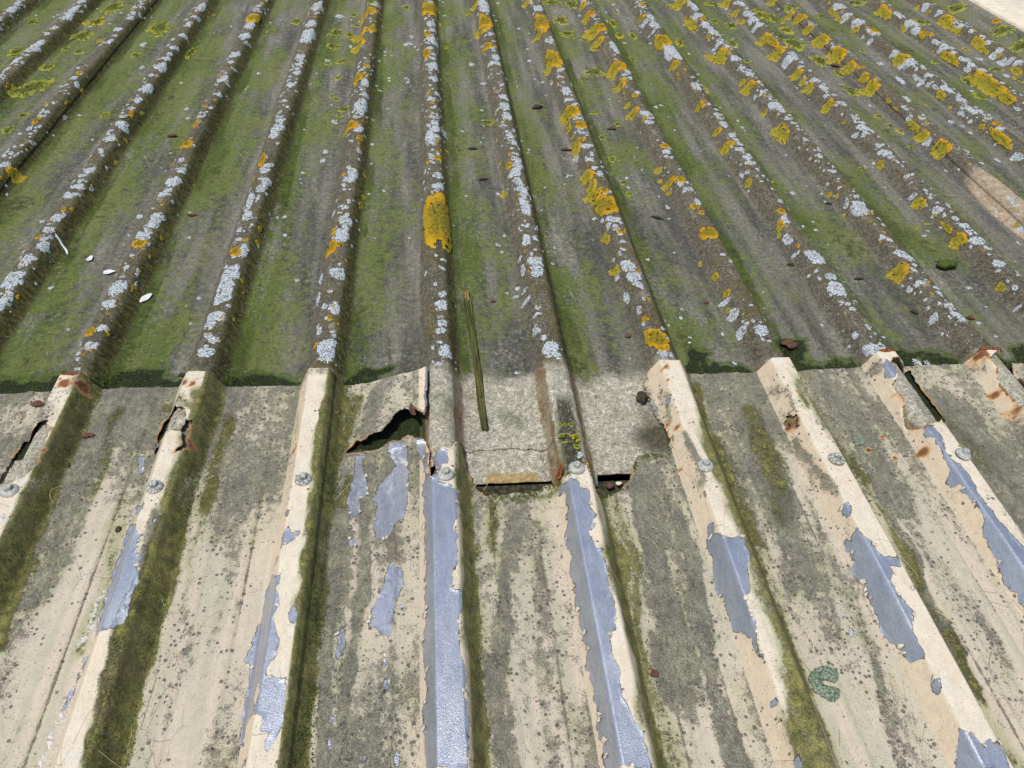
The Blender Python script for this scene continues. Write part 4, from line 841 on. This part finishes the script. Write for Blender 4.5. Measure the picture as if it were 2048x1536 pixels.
ORD += ['twenty-'+o for o in ORD[:9]]+['thirtieth']+['thirty-'+o for o in ORD[:9]]+['fortieth']+['forty-'+o for o in ORD[:9]]
def side(s): return 'crest' if abs(s) < .028 else ('flank' if abs(s) < .052 else 'valley')
spareV, spareF, spareR, off = [], [], [], 0
def lichens(tab, kind, mat, adj, keep=300):
    global off
    rows = table(tab); rows.sort(key=lambda r: -r[3]*r[4]/((r[2]+.76)**2+.8))
    cells = {}
    for i, (k, s, y, rs, ry) in enumerate(rows):
        V, F, R = lichen_mesh('x', k, s, y, rs, ry, kind, i+{'white': 0, 'orange': 1000, 'green': 2000}[kind])
        if i >= keep:
            spareV.append(V); spareF.append(F+off); spareR.append(R); off += len(V); continue
        o = mesh_obj({'white': 'white_lichen', 'orange': 'orange_lichen', 'green': 'green_lichen'}[kind], V, F, mat, None, True, {'rad': R})
        o['category'] = 'lichen'
        cells.setdefault((k, side(s)), []).append((rs*ry, y, ry/rs, o))
    for (k, sd), L in cells.items():
        L.sort(key=lambda q: q[1])
        sizes = sorted(q[0] for q in L); big = sizes[-1]
        rib = RIB[max(-9, min(11, k))]
        grp = '%s lichens %s %s' % (adj, {'crest': 'on the crest of', 'flank': 'on the flank of', 'valley': 'in the valley by'}[sd], rib)
        for n, (a, y, ar, o) in enumerate(L):
            q = 'big' if a > 1.8e-4*(1+y) else ('tiny' if a < 3.5e-5*(1+y) else ('long' if ar > 2.2 else 'broad' if ar < .75 else 'small'))
            if len(L) > 1: o['group'] = grp
            o['label'] = ('%s %s lichen, %s up, %s of %s' % (q, adj, ORD[n], sd, rib)) if len(L) > 1 else ('lone %s lichen, %s of %s' % (adj, sd, rib))
lichens(W_L, 'white', LW, 'pale grey')
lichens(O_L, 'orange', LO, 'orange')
lichens(Y_L, 'green', LY, 'lime')

# small crusts nobody could count
def scatter(n, kind, seed):
    global off
    g = np.random.default_rng(seed); c = 0
    while c < n:
        y = g.uniform(.27, 2.5)**1.0; k = int(g.integers(-8, 11))
        s = g.normal(0, .018) if g.random() < .72 else g.uniform(-.1, .1)
        if abs(s) > .11: continue
        if vnoise(np.array(k*P*3+s*9+50), np.array(y*5.0), 301) < .42: continue
        r = g.uniform(.0016, .0048)*(1+.25*y); e = g.uniform(.8, 1.5)
        V, F, R = lichen_small(k, s, y, r, r*e, c+seed)
        spareV.append(V); spareF.append(F+off); spareR.append(R); off += len(V); c += 1
def lichen_small(k, s0, y0, rs, ry, seed):
    n = 9; a = np.linspace(0, 2*np.pi, n, endpoint=False); R = 1+.9*(_h(np.arange(n), np.full(n, seed), seed)-.5)
    V = [on_upper(k, s0+rs*r*R*np.cos(a), y0+ry*r*R*np.sin(a), h) for r, h in ((.05, .0008), (.8, .0007), (1, -.0005))]
    F = np.array([(i*n+j, i*n+(j+1) % n, (i+1)*n+(j+1) % n, (i+1)*n+j) for i in range(2) for j in range(n)])
    return np.concatenate(V), F, np.repeat([.2, .85, 1], n)
scatter(2600, 'white', 500)
def chain(n, seed):
    global off
    g = np.random.default_rng(seed); c = 0
    while c < n:
        y = g.uniform(.32, 2.5); k = int(g.integers(-8, 11)); s = g.normal(.0, .013)
        if vnoise(np.array(k*7.7+50), np.array(y*7.0), 311) < .40: continue
        r = g.uniform(.0035, .0085)*(.8+.2*y)
        V, F, R = lichen_mesh('x', k, s, y, r, r*g.uniform(.8, 1.5), 'white', 5000+c)
        spareV.append(V); spareF.append(F+off); spareR.append(R); off += len(V); c += 1
chain(520, 41)
o = mesh_obj('white_lichen_specks', np.concatenate(spareV), np.concatenate(spareF), LW, None, True, {'rad': np.concatenate(spareR)})
tag(o, 'scattered small pale lichen specks over the fibreglass ribs', 'lichen', None, 'stuff')
spareV, spareF, spareR, off = [], [], [], 0
def scatter2(n, seed):
    global off
    g = np.random.default_rng(seed); c = 0
    while c < n:
        y = g.uniform(.3, 2.5); k = int(g.integers(-8, 11)); s = g.normal(-.012 if k > 0 else .012, .022)
        if abs(s) > .06 or vnoise(np.array(k*P*3+s*9+50), np.array(y*4.0), 401) < .5: continue
        r = g.uniform(.002, .006)*(1+.2*y)
        V, F, R = lichen_small(k, s, y, r, r*g.uniform(.8, 1.8), c+seed)
        spareV.append(V); spareF.append(F+off); spareR.append(R); off += len(V); c += 1
scatter2(420, 900)
o = mesh_obj('orange_lichen_specks', np.concatenate(spareV), np.concatenate(spareF), LO, None, True, {'rad': np.concatenate(spareR)})
tag(o, 'scattered small orange lichen specks on the rib flanks', 'lichen', None, 'stuff')

# lichens on the metal sheets
def on_metal(x, y): return float(zL(np.array(x))+lift(np.array(x), np.array(y)))
for (x, y, r, t) in ((.681, .069, .009, 'small pale green lichen on the metal valley beside the crusted bolt'),):
    tag(flake('grey_green_lichen', blob(x, y, r, r*1.1, 0, 20, .2, 4), on_metal(x, y)+.0012, GREYL, None, 0, (0, 0), .0018, 4), t, 'lichen')
def crust_run(x0, y0, x1, y1, n, r, seed, label):
    V = []; F = []; o_ = 0; g = np.random.default_rng(seed)
    for i in range(n):
        t = i/(n-1); cx = x0+(x1-x0)*t+g.normal(0, .003); cy = y0+(y1-y0)*t+g.normal(0, .004); q = r*g.uniform(.5, 1.3); m_ = 9
        a = np.linspace(0, 2*np.pi, m_, endpoint=False); R = 1+.7*(g.random(m_)-.5)
        for rr, h in ((.05, .002), (.6, .0024), (1, -.0003)):
            for j in range(m_):
                x = cx+q*rr*R[j]*math.cos(a[j]); y = cy+q*1.3*rr*R[j]*math.sin(a[j]); V.append((x, y, on_metal(x, y)+h*g.uniform(.5, 1.2)*(1 if h > 0 else -1 if False else 1)))
        F += [(o_+i2*m_+j, o_+i2*m_+(j+1) % m_, o_+(i2+1)*m_+(j+1) % m_, o_+(i2+1)*m_+j) for i2 in range(2) for j in range(m_)]; o_ += 3*m_
    o = mesh_obj('white_crust', V, np.array(F), CRUST); tag(o, label, 'crust'); return o
crust_run(-.445, -.15, -.452, -.225, 34, .0032, 11, 'white crumbly crust along the foot of the peeled rib below the cracked cap')
crust_run(-.446, -.295, -.449, -.40, 46, .0034, 12, 'white crumbly crust streak at the bottom of the peeled rib, beside cream paint')
def arc_lichen():
    V = []; F = []; o_ = 0; gg = np.random.default_rng(4); m_ = 12
    for i, an in enumerate(np.linspace(.75, 5.1, 15)):
        cx, cy = .4625+.0125*math.cos(an), -.333+.0135*math.sin(an); q = .0082*gg.uniform(.85, 1.15)
        a = np.linspace(0, 2*np.pi, m_, endpoint=False); R = 1+.35*(gg.random(m_)-.5)
        for rr, h in ((.05, .0016), (.6, .0018+.0003*(i % 3)), (.9, .0022), (1, -.0003)):
            for j in range(m_): V.append((cx+q*rr*R[j]*math.cos(a[j]), cy+q*rr*R[j]*math.sin(a[j]), on_metal(cx, cy)+.0012*(h > 0)+h*gg.uniform(.7, 1.2)))
        F += [(o_+i2*m_+j, o_+i2*m_+(j+1) % m_, o_+(i2+1)*m_+(j+1) % m_, o_+(i2+1)*m_+j) for i2 in range(3) for j in range(m_)]; o_ += 4*m_
    tag(mesh_obj('grey_green_lichen', V, np.array(F), GREYL), 'grey green crescent shaped lichen on the cream metal valley below the rust hole', 'lichen')
arc_lichen()
crust_run(-.6, -.035, -.604, -.07, 16, .004, 13, 'white grey crust on the rib crest below the rust rimmed cap bolt')

# ---------------------------------------------------------------- litter
def leaf(x, y, L, w, rot, mat, label, name='dead_leaf', cat='leaf', metal=False, curl=.4, seed=0):
    n = 12; V = []; F = []
    for i in range(n+1):
        t = i/n; ww = w*math.sin(math.pi*min(max(t, .03), .97))**.8*(1+.25*(_h(np.array(i), np.array(seed), 3)-.5))
        for j in range(-3, 4):
            q = j/3; V.append((L*(t-.5), ww*q/2, curl*w*q*q*.5+.10*L*math.sin(t*math.pi)+.0012*math.sin(i*2.1+j*1.3+seed)))
    F = [(i*7+j, i*7+j+1, (i+1)*7+j+1, (i+1)*7+j) for i in range(n) for j in range(6)]
    z = (on_metal(x, y) if metal else float(zs(np.array(x), np.array(y))))+.0008
    c, s_ = math.cos(rot), math.sin(rot)
    V = [(x+c*a-s_*b, y+s_*a+c*b, z+d) for a, b, d in V]
    o = mesh_obj(name, V, np.array(F), mat); md = o.modifiers.new('thickness', 'SOLIDIFY'); md.thickness = .0007; md.offset = 0
    return tag(o, label, cat)
leaf(-.553, .142, .024, .010, .15, LEAFR, 'reddish brown dry leaf on the valley beside the rust rimmed cap tear', metal=True, seed=1)
leaf(-.653, .217, .022, .014, -.1, LEAFR, 'rusty brown leaf scrap at the sheet edge by the rust rimmed cap', metal=True, seed=2)
leaf(-.538, .83, .022, .012, -.1, LEAFR, 'red brown leaf scrap in the green valley above the cracked cap', seed=3)
leaf(.108, .483, .012, .006, 0, LEAFR, 'tiny red brown leaf scrap on the grey valley beside the stick', seed=4)
leaf(.305, 1.431, .036, .018, .4, LEAFD, 'dark folded leaf in the valley by the large orange lichens, upper one', seed=5)
leaf(.349, 1.154, .03, .012, -.1, LEAF, 'brown leaf scrap at the foot of the orange spotted rib', seed=6)
leaf(.513, .797, .034, .008, -.6, LEAFD, 'thin curved dark leaf in the valley beside the orange cap lichen', seed=7)
leaf(.356, .366, .014, .011, .3, LEAFR, 'small red brown scrap above the ragged cream cap', seed=8)
leaf(.536, .466, .012, .009, .2, LEAFR, 'small orange brown scrap in the valley behind the rust hole', seed=9)
leaf(.761, .595, .016, .010, -.3, LEAFD, 'dark seed like scrap in the valley, next to the white rosettes', seed=10)
leaf(.954, .418, .016, .010, -1.0, LEAFD, 'dark oval scrap in the valley behind the long open tear', seed=11)
leaf(.888, .538, .022, .006, -.05, LEAFD, 'thin dark sliver lying across the valley below the pale green stain', seed=12)
leaf(.952, .857, .016, .009, -.3, LEAFD, 'dark brown chip in the valley next to the big white lichen cluster', seed=13)
leaf(1.061, .395, .018, .012, -.4, LEAFR, 'pinkish brown scrap among white lichen on the rib behind the rust blistered cap', seed=14)
leaf(-.672, 1.232, .024, .014, .2, LEAF, 'pale brown oval leaf in the green valley between two lichen covered ribs', seed=15)
leaf(1.35, 1.776, .03, .02, -.5, LEAFR, 'red brown leaf under the thick orange lichens far up', seed=16)
leaf(.251, -.307, .011, .011, .5, LEAFR, 'dark red triangular scrap on the green flank of the peeled rib', metal=True, seed=17)
leaf(.102, 1.156, .026, .009, 0, LEAFD, 'thin dark curl in the valley below the ring shaped yellow lichen', seed=18)
leaf(.12, .99, .024, .008, .1, LEAFD, 'thin dark curl in the valley level with the golden lichen patch', seed=19)
leaf(.496, 1.285, .026, .012, 0, LEAF, 'brown scrap in the valley by the round yellow green lichens', seed=20)
leaf(-.442, .286, .012, .009, .2, LEAFD, 'small black chip lying behind the cracked cap', seed=21)
tag(lump('moss_clump', (1.103, .576, .004), .017, MOSS, None, 31, (1.3, .8, .65), .7), 'bright green moss clump lying loose in the valley by the rust blistered cap', 'moss')
tag(lump('plant_debris', (.658, .325, .0), .012, LEAF, None, 33, (1.2, 1, .45), 1.6), 'round brown tuft of plant debris in the moss behind the rust hole', 'debris')
tag(lump('plant_debris', (.343, .188, .001), .0095, LEAFD, None, 35, (1.0, 1.3, .6), 1.7), 'black crumbly debris caught under the ragged cream cap', 'debris')
tag(lump('rust_chip', (.254, .003, -.006), .0055, LEAFR, None, 37, (1.3, 1, .6), .6), 'brown stone like chip in the gap under the bare fibreglass', 'debris')
tag(lump('paint_chip', (.268, .006, -.005), .0038, CREAM, None, 39, (1.4, .8, .5), .9), 'broken white paint chip in the gap beside the brown chip', 'debris')
tag(lump('black_pebble', (-.455, -.045, .002), .0045, LEAFD, None, 40, (.9, 1.2, .8), .3), 'small black pebble lying against the peeled rib below the cracked cap', 'debris')
tag(lump('wet_bump', (-.563, .080, .0), .008, LEAFD, None, 41, (1.1, .8, .3), .9), 'dark wet lump in the metal valley beside the rust rimmed cap', 'debris')
zz = lambda x, y: float(zs(np.array(x), np.array(y)))
tag(flake('white_flake', blob(-.559, .513, .008, .014, -.5, 14, .3, 3), zz(-.559, .513)+.002, FLAKE, None, .002, (0, 0), .001, 1), 'white paint flake on dark moss in the valley above the cracked cap', 'flake')
tag(flake('white_flake', blob(-.704, .655, .006, .010, 0, 12, .3, 5), zz(-.704, .655)+.002, FLAKE, None, .002, (0, 0), .001, 2), 'small white flake in the valley, the one higher up the slope', 'flake')
tag(flake('white_flake', blob(-.653, .605, .010, .007, .2, 12, .35, 6), zz(-.653, .605)+.002, FLAKE, None, .002, (0, 0), .001, 3), 'broad white flake in the valley beside the rib behind the rust rimmed cap', 'flake')
tw = stick('white_twig', (-.778, .712), (-.752, .676), .005, .004, FLAKE, None, 21, .0, .004, 14, 8)
for v in tw.data.vertices: v.co.z += float(zU(np.array(v.co.x)))+.0015
tag(tw, 'thin white twig on the mossy flank below white lichen', 'twig')

# ---------------------------------------------------------------- moss and fine litter
def spikes(P3, r, hgt, seed):
    g = np.random.default_rng(seed); n = len(P3); a = g.uniform(0, 6.28, n); V = np.zeros((n, 4, 3)); 
    for j in range(3):
        V[:, j, 0] = P3[:, 0]+r*np.cos(a+j*2.094); V[:, j, 1] = P3[:, 1]+r*np.sin(a+j*2.094); V[:, j, 2] = P3[:, 2]-.0004
    V[:, 3, 0] = P3[:, 0]+g.normal(0, .5, n)*r; V[:, 3, 1] = P3[:, 1]+g.normal(0, .5, n)*r; V[:, 3, 2] = P3[:, 2]+hgt*g.uniform(.5, 1.3, n)
    b = np.arange(n)*4
    F = np.concatenate([np.stack([b+i, b+(i+1) % 3, b+3], -1) for i in range(3)])
    return V.reshape(-1, 3), F
g = np.random.default_rng(77)
Q = []
x = g.uniform(-1.3, 1.5, 60000); y = g.uniform(.24, .34, 60000); w = moss_and_shade(x, y); sel = g.random(60000) < w*.16*vnoise(x*60, y*60, 7)
x, y = x[sel], y[sel]; Q.append(np.stack([x, y, zs(x, y)], -1))
k = g.integers(-8, 9, 26000); x = k*P+g.uniform(.033, .05, 26000); y = g.uniform(.26, 2.2, 26000)
sel = vnoise(x*9, y*6, 91) > .5; x, y = x[sel], y[sel]; Q.append(np.stack([x, y, zs(x, y)], -1))
Q = np.concatenate(Q); r = g.uniform(.0009, .0022, len(Q))
V, F = spikes(Q, r, r*1.6, 5)
tag(mesh_obj('moss_tufts', V, F, MOSS, None, False), 'short dark moss growing along the overlap and the rib feet', 'moss', None, 'stuff')
Q = []
lowp = low
for i in range(16, 44):                                             # fringe round the torn gap
    a, b = lowp[i], lowp[i+1]
    for _ in range(46):
        t = g.random(); p = a*(1-t)+b*t+g.normal(0, .0035, 2)-np.array([0, .004])
        if 1 or p[1]: Q.append((p[0], p[1], on_metal(p[0], p[1])+.0004))
k = g.integers(-4, 4, 9000); u_ = g.uniform(.024, .046, 9000); x = k*P+u_; y = g.uniform(-.44, .23, 9000)
ok = (k < 0) & (vnoise(x*30, y*22, 95) > .5)
Q = np.concatenate([np.array(Q), np.stack([x, y, zL(x)+lift(x, y)+.0013], -1)[ok]])
ins = union_sdf(Q[:, 0], Q[:, 1], HM+HL, .05) > .0015; Q = Q[ins]
r = g.uniform(.0006, .0016, len(Q)); V, F = spikes(Q, r, r*1.3, 6)
tag(mesh_obj('moss_fringe', V, F, MOSS, None, False), 'yellow green moss fringe round the torn metal and on the rib flanks', 'moss', None, 'stuff')
# dry grass hairs
def hairs(n, seed):
    g = np.random.default_rng(seed); V = []; F = []
    for i in range(n):
        kk = int(g.integers(-3, 4)); x = kk*P+g.uniform(.03, .09); y = g.uniform(-.42, .2); a = g.uniform(0, 6.28); L = g.uniform(.008, .05); cv = g.normal(0, 1.0); p = np.array([x, y]); m_ = 7
        for j in range(m_):
            an = a+cv*j/m_; zz_ = on_metal(p[0], p[1])+.0016; d = np.array([math.cos(an), math.sin(an)]); q = np.array([-d[1], d[0]])*.00035
            V += [(p[0]-q[0], p[1]-q[1], zz_), (p[0]+q[0], p[1]+q[1], zz_+.0003)]; p = p+d*L/m_
        b = i*m_*2; F += [(b+2*j, b+2*j+1, b+2*j+3, b+2*j+2) for j in range(m_-1)]
    return V, np.array(F)
HAIR = mat_plain('dry_grass_hair', (.30, .27, .12), (.48, .42, .22), 50)
V, F = hairs(70, 8)
tag(mesh_obj('dry_grass_hairs', V, F, HAIR), 'fine pale dry grass hairs strewn over the metal sheets', 'grass', None, 'stuff')
